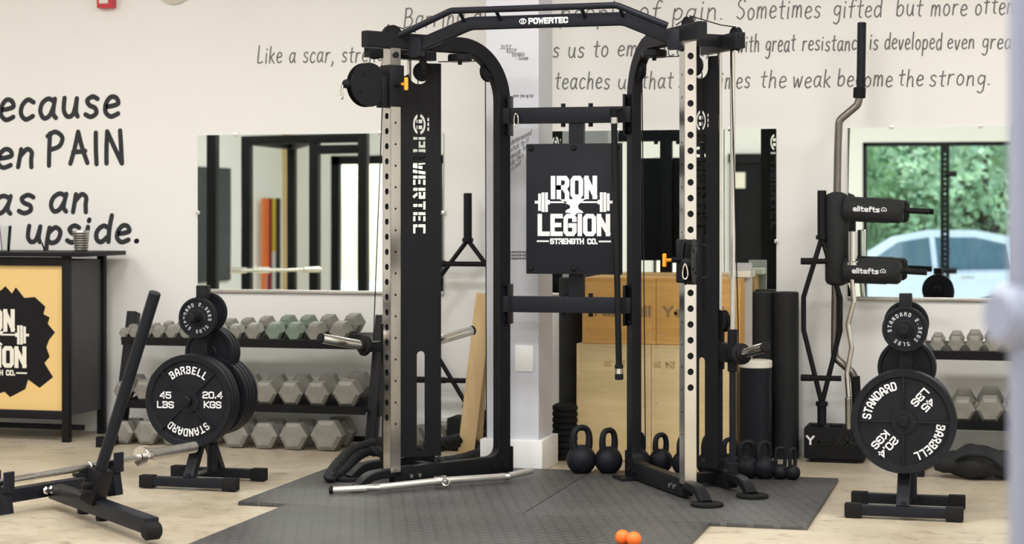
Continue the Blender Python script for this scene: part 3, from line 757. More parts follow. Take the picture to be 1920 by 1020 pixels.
    bl = MB()
    for (aa, zz) in ((.17, .05), (.12, -.05), (.19, -.03)): bl.cyl(S(aa, -.026, cz + zz), S(aa, .026, cz + zz), .008, 8)
    bl.build('cover_bolt', M_iron, apo)
    MB().sphere(S(.262, 0, cz), .022, 18).build('cable_stop_ball', M_rub, apo)
    hk = MB(); n = 16; 
    hk.tube([S(.288, -.010 * math.sin(2 * PI * k_ / n) * (1.1 - .4 * math.cos(2 * PI * k_ / n)), cz - .035 - .034 * (1 - math.cos(2 * PI * k_ / n)) + .03) for k_ in range(n + 1)], .0032, 8)
    hk.build('carabiner', M_chrome, apo)
    MB().cyl(C(0, -.04, cz + .005), C(0, -.085, cz + .005), .012, 14, .002).build('pin_barrel', M_iron, apo)
    kb = MB().cyl(C(0, -.08, cz + .005), C(0, -.118, cz + .005), .008, 14)
    kb.cyl(C(0, -.116, cz - .026), C(0, -.116, cz + .036), .010, 16, .004).build('orange_pull_knob', M_orange, apo)
    bk = MB().tube(fillet([C(.05, .045, cz + .075), C(.05, .075, cz + .075), C(.05, .075, cz - .075), C(.05, .045, cz - .075)], .012, 4), .004, 8)
    bk.build('wire_handle', M_black, apo)
    return C
CL = wing(-1, UL, 36, 1.34 + (395 - 161) * 8.93 / F, .30)
CR = wing(1, UR, 32.7, 1.34 - (490 - 395) * 8.53 / F, .52)
# pull-up bar between the wings
EL, ER = CL(-.14, 0, 2.13), CR(-.10, 0, 2.13)
def lerp(f, z, dy=0.): return Vector((EL.x + (ER.x - EL.x) * f, EL.y + (ER.y - EL.y) * f + dy, z))
beam = fillet([lerp(0, 2.125, -.03), lerp(.22, 2.235, -.03), lerp(.80, 2.235, -.03), lerp(1, 2.125, -.03)], .12, 6)
nb = (ER - EL).cross(Vector((0, 0, 1))).normalized()
pb = MB().sweep(beam, rect(.035, .062), nb).build('pull_up_beam', M_navy, T)
gr = fillet([lerp(-.07, 2.165, -.10), lerp(.17, 2.288, -.13), lerp(.79, 2.288, -.13), lerp(.97, 2.19, -.10)], .06, 6)
MB().tube(gr, .0155, 16).build('grip_bar', M_navy, pb)
for f in (.2, .34, .66, .8):
    MB().cyl(lerp(f, 2.24, -.03), lerp(f, 2.286, -.13), .009, 10).build('standoff', M_navy, pb)
for E in (lerp(0.01, 2.13, -.03), lerp(.99, 2.13, -.03)): MB().box(E, (.07, .06, .09), None, .004).build('end_bracket', M_navy, pb)
dirb = (ER - EL); dirb.z = 0; dirb.normalize()
pl = Plane(lerp(.5, 2.236, -.03) + Vector((0, 0, 0)), dirb, (0, 0, 1))
pl.o = pl.o + pl.n * .0185
lt = MB(); cxw = (ony(1028, 33, pl.o.y).x - pl.o.x)
block_text(lt, 'POWERTEC', pl, .030, .0075, cxw, 0, .195, gap=2.4)
pe = pl.sub(cxw - .125, 0)
draw_strokes(lt, [[(a * .016, b * .012) for a, b in circ(1, 16)] + [(.016, 0)], [(-.004, -.012), (-.004, .012)], [(.004, -.012), (.004, .012)]], pe, .004)
lt.build('beam_lettering', M_wlet, pb, False)
# centre cross members, spine and logo panel
yc = UL.y
for z in (1.815, .872):
    o = MB().bar((UL.x, yc, z), (UR.x, yc, z), .05, .08).build('cross_member', M_navy, T)
    for X in (UL.x + .045, UR.x - .045):
        MB().box((X, yc, z), (.012, .07, .20), None, .003).build('joint_plate', M_black, o)
    for X in (-2.16, -2.02):
        for q in (-1, 1): MB().cyl((X, yc, z + q * .04), (X, yc, z + q * .058), .013, 6).build('bolt', M_iron, o)
MB().bar((-2.092, yc + .01, .87), (-2.092, yc + .01, 1.82), .045, .075, (0, 1, 0)).build('spine_tube', M_navy, T)
px0, px1, pz0, pz1 = -2.337, -1.85, 1.026, 1.672
sp = MB().box(((px0 + px1) / 2, yc - .048, (pz0 + pz1) / 2), (px1 - px0, .012, pz1 - pz0), None, .003).build('logo_panel', M_navy, T)
for X in (px0 + .025, (px0 + px1) / 2, px1 - .025):
    for z in (pz0 + .028, pz1 - .022):
        MB().lathe([(.014, 0), (.014, .006), (.008, .012), (0, .012)], (X, yc - .054, z), (0, -1, 0), 14).build('panel_bolt', M_black, sp)
lg = MB(); zc_ = 1.34 - (379 - 395) * 9.2 / F
iron_logo(lg, Plane(((px0 + px1) / 2, yc - .054, zc_), (1, 0, 0), (0, 0, 1)), 1 / 372)
lg.build('panel_logo', M_wlet, sp, False)
# small carabiner hanging left on the upper cross member
q = ony(969, 222, yc - .03)
t = thing('carabiner', 'small silver carabiner hanging at the left end of the upper cross member', 'carabiner', q)
ring = MB(); n = 18
ring.tube([Vector((q.x + .011 * math.sin(2 * PI * k / n), q.y - .012, q.z + .034 * math.cos(2 * PI * k / n) - .01)) for k in range(n + 1)], .003, 8).build('body', M_chrome, t)
MB().cyl((q.x, q.y - .012, q.z + .022), (q.x, q.y + .03, q.z + .03), .004, 8).build('peg', M_iron, t)
# straight bar hanging from the upper cross member
a, b = ony(1151, 205, yc - .085), ony(1161, 712, yc - .085)
t = thing('hanging_pull_bar', 'straight black bar hanging from the upper cross member, silver collar at each end', 'bar', (b.x, b.y, b.z))
MB().cyl(b, a, .0155, 18, .004).build('shaft', M_black, t)
d = (a - b).normalized()
for (s_, e_) in ((.0, .03), (.055, .075)): MB().cyl(b + d * s_, b + d * e_, .021, 18, .003).build('end_cap', M_rub, t)
MB().cyl(b + d * .03, b + d * .055, .020, 18).build('silver_collar', M_chrome, t)
MB().cyl(a - d * .07, a - d * .04, .019, 18).build('silver_collar', M_chrome, t)
MB().cyl(a - d * .04, a + d * .006, .021, 18, .003).build('end_cap', M_rub, t)
MB().tube([a, a + Vector((.02, .03, -.002)), a + Vector((.035, .085, .012))], .006, 8).build('hook', M_iron, t)

# ================================================================== HEX DUMBBELLS
def dumbbell_proto(m):
    t = thing('hex_dumbbell', 'x', 'dumbbell')
    r, L, gp = .1, .13, .12         # hexagon radius, head length, handle length
    for k, y in enumerate((0, L + gp)):
        MB().lathe([(0, 0), (r * .74, 0), (r, .022), (r, L - .022), (r * .74, L), (0, L)], (0, y, 0), (0, 1, 0), 6, (1, 0, 0)).build('hex_head', m, t, False)
    MB().lathe([(.016, L - .004), (.018, L + gp * .25), (.0205, L + gp * .5), (.018, L + gp * .75), (.016, L + gp + .004)], (0, 0, 0), (0, 1, 0), 14).build('handle', M_steel, t)
    return t
protos = {'g': dumbbell_proto(M_hex), 'n': dumbbell_proto(M_hexg), 'd': dumbbell_proto(M_hexd)}
used_p = set()
ORD = ['leftmost', 'second', 'third', 'fourth', 'fifth', 'sixth', 'seventh', 'eighth', 'ninth', 'tenth', 'eleventh', 'twelfth', 'thirteenth', 'fourteenth', 'fifteenth', 'sixteenth']
def place_db(kind, loc, dia, tilt, label, group, rz=0., ln=1.):
    p = protos[kind]
    if kind in used_p: o = copy_tree(p)
    else: o = p; used_p.add(kind)
    k = dia / .2
    o.location = loc; o.rotation_euler = (tilt, 0, rz); o.scale = (k, k * ln, k)
    tag(o, label, 'dumbbell', group)
def hexrow(heads, ybot, yf, tilt, where, ground_=False, lift=0., ln=1.05):
    """heads: (px centre, diameter in px, kind)"""
    for i, (px, dpx, kd) in enumerate(heads):
        c = ony(px, 600, yf); Y = c.y * c0 - c.x * s0; dia = dpx * Y / F
        z = lift + dia / 2 * .866 + .002
        nm = ORD[i] + (' from the left' if i else '')
        col = {'g': 'grey', 'n': 'greenish grey', 'd': 'dark grey'}[kd]
        place_db(kd, (c.x, yf + .01, z), dia, tilt, '%s hex dumbbell, %s %s' % (col, nm, where), 'hex dumbbells ' + where, 0, ln * (.9 if dia > .14 else 1.1))
def rack(xl, xr, yf, label, sh, tilt=R(9)):
    """three tier dumbbell rack, sh = front heights of the two upper shelves"""
    t = thing('dumbbell_rack', label, 'rack', ((xl + xr) / 2, yf + .2, 0))
    for X in (xl, xr):
        MB().bar((X, yf + .03, .05), (X, yf + .21, .745), .055, .075, (1, 0, 0)).build('side_post', M_black, t)
        MB().bar((X, yf - .17, .03), (X, yf + .36, .03), .055, .05, (1, 0, 0)).build('foot_rail', M_black, t)
        MB().box((X, yf - .17, .03), (.075, .05, .06), None, .006).build('foot_cap', M_rub, t)
        for z in sh: MB().box((X + (.03 if X == xr else -.03), yf + .06 + (z - .05) * .25, z), (.006, .09, .09), None, .002).build('shelf_bracket', M_black, t)
    for z in sh:
        ct, st_ = math.cos(tilt), math.sin(tilt); L = .33
        Y = yf + .0; ax = (Vector((1, 0, 0)), Vector((0, ct, st_)), Vector((0, -st_, ct)))
        sh_ = MB().box(Vector(((xl + xr) / 2, Y, z)) + ax[1] * L / 2 - ax[2] * .012, (xr - xl - .05, L, .012), ax)
        sh_.box(Vector(((xl + xr) / 2, Y, z)) - ax[2] * .006, (xr - xl - .05, .008, .045), ax)
        sh_.build('shelf', M_black, t)
    MB().bar((xl, yf + .335, .03), (xr, yf + .335, .03), .03, .03).build('base_cross_bar', M_black, t)
    return t
YR = 9.79
xl = ony(220, 600, YR).x; xr = ony(693, 600, YR).x
rack(xl, xr, YR, 'long black three-tier dumbbell rack against the wall, left of the trainer', (.597, .235))
fx = lambda x_: x_ / 2.914 + 200
top = [(85, 58, 'g'), (140, 60, 'g'), (205, 64, 'g'), (270, 72, 'g'), (345, 80, 'g'), (425, 80, 'g'), (510, 84, 'g'), (600, 88, 'g'), (692, 92, 'g'), (790, 100, 'g'), (905, 106, 'n'), (1015, 108, 'n'), (1128, 112, 'g'), (1262, 118, 'g')]
hexrow([(fx(a), d / 2.914, k) for a, d, k in top], 0, YR, R(9), 'on the top shelf of the left rack', lift=.603, ln=1.25)
mid = [(78, 112, 'g'), (192, 122, 'g'), (312, 128, 'g'), (440, 132, 'g'), (575, 136, 'g'), (715, 138, 'g'), (855, 140, 'g'), (995, 142, 'g'), (1140, 146, 'g'), (1300, 160, 'g')]
hexrow([(fx(a), d / 2.914, k) for a, d, k in mid], 0, YR, R(9), 'on the middle shelf of the left rack', lift=.243, ln=1.0)
bot = [(72, 138, 'g'), (205, 145, 'g'), (350, 150, 'g'), (510, 155, 'g'), (690, 155, 'g'), (850, 158, 'g'), (1010, 164, 'g'), (1190, 186, 'g')]
hexrow([(fx(a), d / 2.914, k) for a, d, k in bot], 0, YR - .05, 0, 'in the bottom row of the left rack', lift=.004, ln=.9)
# loose ones right of the rack foot, on the floor
for (px, yf, dia, kd, lb) in ((770, 9.86, .150, 'd', 'dark grey hex dumbbell on the floor just left of the left rail, behind it'), (806, 9.90, .165, 'g', 'large grey hex dumbbell on the floor behind the slotted shroud'), (838, 10.0, .150, 'd', 'dark grey hex dumbbell on the floor by the black block')):
    c = ony(px, 800, yf); place_db(kd, (c.x, yf, dia * .433 + .002), dia, 0, lb, 'loose hex dumbbells behind the trainer', R(-8), .8)
t = thing('step_block', 'black plastic block on the floor behind the leaning pine boards', 'block', ony(880, 830, 10.05))
q = ony(882, 830, 10.05)
MB().box((q.x, 10.05, .1), (.22, .2, .17), None, .01).build('block_body', M_rub, t)
MB().lathe([(0, 0), (.05, 0), (.06, .015), (.06, .035), (.04, .05), (0, .05)], (q.x + .03, 10.05, .185), (0, 0, 1), 20).build('round_cap', M_rub, t)
# right rack
xl2 = ony(1722, 600, YR).x; xr2 = xl2 + 1.55
rack(xl2, xr2, YR, 'black dumbbell rack at the right, behind the right plate tree', (.607, .252))
r1 = [(1724, 24, 'g'), (1757, 27, 'g'), (1792, 30, 'g'), (1827, 32, 'g'), (1862, 34, 'g'), (1900, 36, 'g')]
hexrow(r1, 0, YR, R(9), 'on the upper shelf of the right rack', lift=.613, ln=1.25)
r2 = [(1742, 44, 'g'), (1805, 47, 'g'), (1856, 51, 'g'), (1912, 54, 'g')]
hexrow(r2, 0, YR, R(9), 'on the lower shelf of the right rack', lift=.26, ln=1.)

# ================================================================== PLATE TREES
PLW = {}
def plate_mesh(r, th, big=True):
    key = (r, th, big)
    if key in PLW: return PLW[key]
    mb = MB()
    if big:
        pr = [(0, 0), (.027, 0), (.055, .001), (.057, .009), (r * .84, .012), (r * .87, .002), (r * .985, 0), (r, .006), (r, th - .006), (r * .985, th), (r * .87, th - .002), (r * .84, th - .010), (.057, th - .008), (.055, th), (0, th)]
    else:
        pr = [(0, 0), (.036, 0), (.04, .004), (r * .84, .005), (r * .87, 0), (r * .98, 0), (r, .005), (r, th - .005), (r * .98, th), (0, th)]
    mb.lathe(pr, (0, 0, 0), (0, 1, 0), 72 if big else 48)
    PLW[key] = mb; return mb
def weight_plate(center, r, th, label, group, rot=0., big=True, front=True, yaw=0.):
    """plate whose face looks to -y; rot turns the lettering"""
    t = thing('weight_plate', label, 'weight plate', center, yaw, group)
    src = plate_mesh(r, th, big); Mx = ROOTM[t.name]
    mb = MB(Mx); mb.add(src.v, src.f); mb.build('iron_disc', M_iron, t, True, 30)
    if big and front:
        for k in range(4):
            a = rot + R(45) + k * PI / 2; d = Vector((math.cos(a), 0, math.sin(a)))
            rb = MB(Mx); rb.bar(d * .05 + Vector((0, .007, 0)), d * r * .86 + Vector((0, .007, 0)), .012, .009, (0, 1, 0), .002)
            rb.build('spoke_rib', M_iron, t)
    return t
def pl_at(t, ang, rad, rot):
    """plane tangent at angle ang (from up, clockwise) on a face looking to -y, in world coordinates"""
    Mx = ROOTM[t.name]; a = ang
    o = Vector((math.sin(a) * rad, 0, math.cos(a) * rad)); u = Vector((math.cos(a), 0, -math.sin(a))); v = Vector((math.sin(a), 0, math.cos(a)))
    R3 = Mx.to_3x3(); return Plane(Mx @ o, R3 @ u, R3 @ v)
def arc_text(mb, t, text, mid, rad, height, wd, step, h, rot=0.):
    n = len(text)
    for i, ch in enumerate(text):
        p = pl_at(t, rot + mid + (i - (n - 1) / 2) * step, rad, 0)
        block_text(mb, ch, p, height, wd, 0, 0, None, h=h, sq=.84)
def straight_text(mb, t, lines, x, z, height, wd, h, rot=0., lrot=0., gapz=.012):
    for i, ln in enumerate(lines):
        p = pl_at(t, rot, 0, 0).sub(x, z, -lrot)
        block_text(mb, ln, p.sub(0, -i * (height + gapz) + (len(lines) - 1) * (height + gapz) / 2), height, wd, h=h, sq=1.32, gap=1.9)
def tree(base, label):
    x, y = base
    t = thing('plate_tree', label, 'plate rack', (x, y, 0))
    dz = .175
    MB().bar((x, y - .01, .80), (x, y - .01, .975), .055, .055, (1, 0, 0)).build('post', M_black, t)
    MB().bar((x, y, .30), (x, y, .84), .055, .055, (1, 0, 0)).build('post', M_black, t)
    MB().bar((x, y + .02, .32), (x - .005, y - dz + .01, .05), .055, .04, (1, 0, 0)).build('splayed_leg', M_navy, t)
    MB().bar((x, y - .02, .32), (x + .005, y + dz - .01, .05), .055, .04, (1, 0, 0)).build('splayed_leg', M_navy, t)
    MB().box((x, y, .062), (.05, 2 * dz, .008), None, .002).build('base_strip', M_navy, t)
    MB().cyl((x + .02, y + .05, .06), (x + .02, y + .05, .19), .026, 20, .002).build('bar_holder', M_navy, t)
    for q in (-1, 1):
        MB().bar((x - .235, y + q * dz, .036), (x + .235, y + q * dz, .036), .045, .045).build('base_rail', M_navy, t)
        for k in (-1, 1): MB().box((x + k * .215, y + q * dz, .034), (.075, .052, .06), None, .006).build('rubber_end_cap', M_rub, t)
        MB().cyl((x, y + q * dz - .015, .06), (x, y + q * dz - .015, .078), .011, 6).build('bolt', M_iron, t)
    for (z, q, L) in ((.425, -1, .20), (.425, 1, .20), (.82, -1, .16), (.84, 1, .14), (.64, 1, .17)):
        MB().cyl((x, y + q * .02, z), (x, y + q * (.02 + L), z + .004), .024, 20, .004).build('storage_peg', M_black, t)
    return t
def dress_tree(x, y, side, rotbig, rotsm):
    s_ = 'left' if side == 'L' else 'right'
    g = 'weight plates on the %s tree' % s_
    tree((x, y), {'L': 'black plate tree loaded with weight plates, left of the trainer', 'R': 'black plate tree loaded with weight plates, at the right by the mirror'}[side])
    yb = y - .19
    b = weight_plate((x, yb, .425), .225, .036, 'large iron 45 lb plate with white lettering, front of the %s plate tree' % s_, g, rotbig, True)
    Ls4 = [MB() for _ in range(4)]; hh = .038; wd = .0066
    base = 0.
    e = -.012
    def sh(mb): return mb
    hL = -.0005
    if side == 'L':
        arc_text(Ls4[0], b, 'BARBELL', 0, .150, hh, wd, R(11.5), hL)
        arc_text(Ls4[1], b, 'STANDARD', PI, .150, hh, wd, R(11.0), hL)
        straight_text(Ls4[2], b, ['45', 'LBS'], -.120, 0.004, .034, .0066, hL)
        straight_text(Ls4[3], b, ['20.4', 'KGS'], .125, .010, .034, .0066, hL)
    else:
        arc_text(Ls4[0], b, 'STANDARD', R(-49), .158, hh, wd, R(9.6), hL)
        arc_text(Ls4[1], b, 'BARBELL', R(128), .158, hh, wd, R(10.2), hL)
        straight_text(Ls4[2], b, ['45', 'LBS'], .086, .092, .034, .0066, hL, 0, R(132))
        straight_text(Ls4[3], b, ['20.4', 'KGS'], -.082, -.096, .034, .0066, hL, 0, R(132))
    for L in Ls4:
        for i_ in range(len(L.v)): L.v[i_] = L.v[i_] + Vector((0, .0070, 0))
        L.build('raised_lettering', M_wlet, b, False)
    weight_plate((x, yb + .040, .425), .225, .036, 'second large iron plate, right behind the lettered 45 lb plate on the %s tree' % s_, g, 0, True, False)
    weight_plate((x, yb + .079, .425), .222, .034, 'third large iron plate from the front on the %s tree' % s_, g, 0, True, False)
    for k in range(4 if side == 'L' else 2):
        weight_plate((x, y + .045 + k * .04, .425), .20 if side == 'L' else .21, .036, ['iron plate nearest the post', 'second iron plate', 'third iron plate', 'rearmost iron plate'][k] + ' on the rear lower peg of the %s tree' % s_, g, 0, True, False)
    for k in range(3):
        weight_plate((x, y + .05 + k * .036, .64), .128, .03, ['first medium plate behind the post', 'middle medium plate', 'rearmost medium plate'][k] + ' on the rear middle peg of the %s tree' % s_, g, 0, False)
    sm = weight_plate((x, y - .085, .82), .099, .024, 'small 5 lb plate with white lettering near the top of the %s tree' % s_, g, 0, False)
    Ls = MB()
    if side == 'L': arc_text(Ls, sm, 'STANDARD 2.3KGS 5LBS', R(20), .066, .017, .0022, R(17), .0012, rotsm)
    else: arc_text(Ls, sm, 'STANDARD 2.3KGS 5LBS', R(60), .066, .017, .0022, R(16.5), .0012, rotsm)
    for i_ in range(len(Ls.v)): Ls.v[i_] = Ls.v[i_] + Vector((0, .0048, 0))
    Ls.build('raised_lettering', M_wlet, sm, False)
    weight_plate((x, y + .035, .84), .099, .024, 'small plain plate on the rear top peg of the %s tree' % s_, g, 0, False)
gL = at(352, 755, 8.95); gR = at(1694, 790, 8.08)
dress_tree(gL.x, gL.y + .19, 'L', 0., R(0))
dress_tree(gR.x, gR.y + .19, 'R', R(45), R(0))

# ================================================================== BAR JACK AND BARBELL (left foreground)
J = cam2room(-2.063, 8.43).to_3d()
def cr(dx, dy): return (cam2room(dx, dy)).to_3d()
Td = cr(.55, -.835).normalized(); Ld = -cr(.547, .837).normalized()
Zv = Vector((0, 0, 1))
t = thing('barbell_jack', 'black T-shaped floor jack cradling the barbell at the lower left', 'stand', (J.x, J.y, 0))
MB().bar(J + Zv * .075, J + Td * 1.12 + Zv * .075, .065, .065, None, .006).build('base_beam', M_navy, t)
e = J + Td * 1.12 + Zv * .055
sd = Td.cross(Zv)
MB().cyl(e - sd * .036, e + sd * .036, .037, 24, .010).build('end_cap', M_rub, t)
MB().bar(J - Td * .02 + Zv * .085 , J + Ld * 1.5 + Zv * .085 - Td * .02, .06, .06, None, .006).build('long_beam', M_navy, t)
MB().bar(J - Td * .02 + Zv * .085, J - Ld * .35 + Zv * .085, .06, .06, None, .006).build('long_beam', M_navy, t)
for d in (.04, .07): MB().lathe([(0, 0), (.018, 0), (.018, .014), (.01, .02), (0, .02)], J + Ld * d - Td * .0 + Zv * .09 + Td * .03, Td, 6).build('bolt', M_chrome, t)
for d in (.36, .58): MB().cyl(J + Td * d + Zv * .02, J + Td * d + Zv * .045, .028, 16, .004).build('rubber_foot', M_rub, t)
# barbell line
A = at(0, 905, 7.55); B = at(365, 838, 8.5); bd = (B - A).normalized()
def bar_at(px):
    lo, hi = -3., 3.
    for _ in range(40):
        m_ = (lo + hi) / 2; P_ = B - bd * m_; X_, Y_ = P_.x * c0 + P_.y * s0, -P_.x * s0 + P_.y * c0
        if 960 + F * X_ / Y_ > px: lo = m_
        else: hi = m_
    return B - bd * lo
for px in (210, 4):
    bp = bar_at(px); base = bp - Zv * (bp.z - .11)
    sdv = bd.cross(Zv).normalized(); foot = base + sdv * .02
    pt = MB().bar(foot, bp - Zv * .03 , .045, .055, bd, .004); pt.build('upright', M_navy, t)
    cu = MB().bar(bp - Zv * .03 - sdv * .045, bp - Zv * .03 + sdv * .045, .05, .018, bd, .003)
    for q in (-1, 1): cu.bar(bp + sdv * q * .04 - Zv * .04, bp + sdv * q * .04 + Zv * .045, .05, .014, bd, .003)
    cu.build('bar_cradle', M_navy, t)
# ratchet and long handle
hb = at(173, 932, 7.97); ht = at(291, 548, 7.80)
hj = MB(); 
MB().bar(hb - Zv * .02, hb + (ht - hb) * .14, .085, .075, None, .006).build('lever_socket', M_black, t)
for k in range(7):
    a_ = random.uniform(-.05, .05); MB().box(hb + Vector((a_, random.uniform(-.05, .03), .015 + k * .017)), (.045, .06, .016), (Td, sd, Zv), .003).build('socket_clamp', M_black, t)
MB().cyl(hb, ht, .0255, 22, .003).build('lever_handle', M_navy, t)
bt = thing('barbell', 'chrome barbell resting in the floor jack at the lower left', 'barbell', bar_at(200))
S1 = bar_at(262); S0 = bar_at(-60)
MB().cyl(bar_at(-420), S1, .0145, 18).build('shaft', M_steel, bt)
MB().cyl(bar_at(20), bar_at(62), .0185, 18, .003).build('knurled_grip', M_chrome, bt)
MB().cyl(bar_at(166), bar_at(222), .0185, 18, .003).build('knurled_grip', M_chrome, bt)
MB().lathe([(.02, 0), (.046, .002), (.048, .006), (.048, .03), (.030, .034), (.027, .05), (0, .05)], bar_at(263), bd, 36).build('collar', M_chrome, bt)
MB().cyl(bar_at(268), B, .0265, 28, .003).build('sleeve', M_steel, bt)

# ================================================================== LOW BAR ON THE MAT, ROPE, BALL
t = thing('lat_bar', 'silver straight-grip cable bar lying on the mat in front of the left unit', 'bar', ground(830, 925))
p0, p1, p2, p3 = [ground(*q_) + Zv * (MT + .014 + .006) for q_ in ((622, 934), (700, 934), (948, 914), (996, 904))]
pm = (p1 * .5 + p2 * .5)
pth = [p0, p1 + Zv * .01, pm + Zv * .02, p2 + Zv * .016, p3 + Zv * .018]
mb = MB().tube(pth, .0155, 18); mb.build('shaft', M_cream if False else mat('satin_silver', (.62, .60, .57), .35, .7, var=.04), t)
dd = (p1 - p0).normalized()
MB().cyl(p0 - dd * .012, p0 + dd * .008, .018, 18, .003).build('black_end_cap', M_rub, t)
MB().cyl(p1 + Zv * .01 - dd * .03, p1 + Zv * .01 + dd * .03, .0165, 18).build('knurl_band', M_steel, t)
MB().cyl(p2 + Zv * .016 - dd * .03, p2 + Zv * .016 + dd * .02, .0165, 18).build('knurl_band', M_steel, t)
cm = ground(829, 924); cm = pm + (p1 - p0).normalized() * .0 + Zv * .02
MB().cyl(cm - dd * .03, cm + dd * .03, .023, 20, .004).build('swivel_collar', M_chrome, t)
ey = MB(); n = 14
ey.tube([cm + Vector((.018 * math.cos(2 * PI * k / n) + .03, -.015, .018 * math.sin(2 * PI * k / n) - .004)) for k in range(n + 1)], .006, 8).build('eyelet', M_chrome, t)

def rope(pts, r, name, label):
    pts = catmull3(pts, 22); n = len(pts)
    t = thing(name, label, 'rope', pts[n // 2].copy())
    mb = MB(); side0 = None
    # three-strand lay: three tubes winding round the path
    for s_ in range(3):
        q = []; L = 0
        for i, P in enumerate(pts):
            if i: L += (P - pts[i - 1]).length
            tt = (pts[min(i + 1, n - 1)] - pts[max(i - 1, 0)]).normalized()
            a = tt.cross(Zv).normalized(); b_ = tt.cross(a)
            ang = L / .13 * 2 * PI + s_ * 2 * PI / 3
            q.append(P + (a * math.cos(ang) + b_ * math.sin(ang)) * r * .60)
        mb.tube(q, r * .56, 8)
    mb.build('rope_strands', M_foam, t, True, 60)
    return t
def catmull3(p, n=8):
    q = [p[0]] + list(p) + [p[-1]]; out = []
    for i in range(1, len(q) - 2):
        for k in range(n):
            t = k / n; a, b, c, d = q[i - 1], q[i], q[i + 1], q[i + 2]
            out.append(.5 * (2 * b + (c - a) * t + (2 * a - 5 * b + 4 * c - d) * t * t + (3 * b - a - 3 * c + d) * t ** 3))
    out.append(p[-1]); return out
rr = .026
def gp(px, py, z=0.): return ground(px, py) + Zv * (z + MT + rr)
rp1 = rope([gp(700, 868, .06), gp(660, 880, .05), gp(632, 900, .03), gp(618, 912), gp(640, 900, .0), gp(665, 882, .02), gp(690, 872, .03), gp(725, 872, .02), gp(770, 872, .0), gp(830, 882, .0), gp(880, 872, .0), gp(905, 860, .0), gp(880, 855, .03), gp(830, 862, .03), gp(790, 860, .0), gp(740, 868, .03)], rr, 'battle_rope', 'thick black braided rope coiled around the base of the left trainer unit')
rp2 = rope([gp(800, 866, .05), gp(840, 862, .055), gp(875, 856, .06), (gp(910, 852, .06)), gp(922, 851, .06)], rr, 'battle_rope', 'short upper length of black braided rope running to the left upright')
c = ground(1178, 1031); 
t = thing('peanut_massage_ball', 'small orange double massage ball on the front mat at the bottom edge', 'ball', (c.x, c.y, MT))
rb = .024; off = cr(.021, -.02)
MB().sphere(c - off + Zv * (MT + .028), .030, 24).build('ball_lobe', M_ball, t)
MB().sphere(c + off + Zv * (MT + .028), .030, 24).build('ball_lobe', M_ball, t)

# ================================================================== KETTLEBELLS
def kettlebell(px, py, hpx, yaw, label, rf=.318):
    g_ = ground(px, py); Y = -g_.x * s0 + g_.y * c0; h = hpx * Y / F
    t = thing('kettlebell', label, 'kettlebell', (g_.x, g_.y, MT), yaw, 'black kettlebells in a row behind the trainer')
    Mx = ROOTM[t.name]; r = h * rf
    mb = MB(Mx); pr = []
    for k in range(15):
        a = R(-62 + k * (152 / 14)); pr.append((r * math.cos(a), r * math.sin(a) + r * math.sin(R(62))))
    mb.lathe([(0, 0)] + pr, (0, 0, 0), (0, 0, 1), 32); mb.build('bell', M_iron, t)
    zc = r * math.sin(R(62)); top = h; hw = r * .60
    zb = zc + r * .72
    path = catmull3([Vector((-hw * .82, 0, zb - .02)), Vector((-hw, 0, zb + (top - zb) * .35)), Vector((-hw * .85, 0, top - r * .42)), Vector((-hw * .4, 0, top - r * .16)), Vector((hw * .4, 0, top - r * .16)), Vector((hw * .85, 0, top - r * .42)), Vector((hw, 0, zb + (top - zb) * .35)), Vector((hw * .82, 0, zb - .02))], 4)
    n = len(path); scs = [1.25 - .3 * math.sin(PI * i / (n - 1)) for i in range(n)]
    MB(Mx).tube(path, r * .215, 12, (0, 1, 0), scs).build('handle', M_iron, t)
KBS = [(1090, 893, 88, 55, 'largest black kettlebell, leftmost of the row by the column'), (1141, 893, 83, 70, 'second kettlebell from the left, left of the right rear upright'),
       (1196, 893, 76, 75, 'kettlebell half hidden behind the right rear upright'), (1239, 891, 72, 68, 'kettlebell between the right rear upright and the chrome rail'),
       (1283, 896, 74, 75, 'kettlebell mostly hidden behind the right chrome rail'), (1330, 898, 76, 70, 'kettlebell behind the right shroud panel'),
       (1368, 900, 72, 60, 'kettlebell behind the right guide rods'), (1401, 903, 70, 40, 'kettlebell just right of the guide rods, largest of the last four'),
       (1433, 904, 70, 62, 'third kettlebell from the right end of the row'), (1463, 905, 60, 35, 'second smallest kettlebell, next to last at the right end'),
       (1486, 906, 59, 78, 'smallest kettlebell, at the right end of the row')]
for k, (px, py, hp, yw, lb) in enumerate(KBS): kettlebell(px, py, hp, R(yw - 15), lb, .318 if hp > 65 else .25)

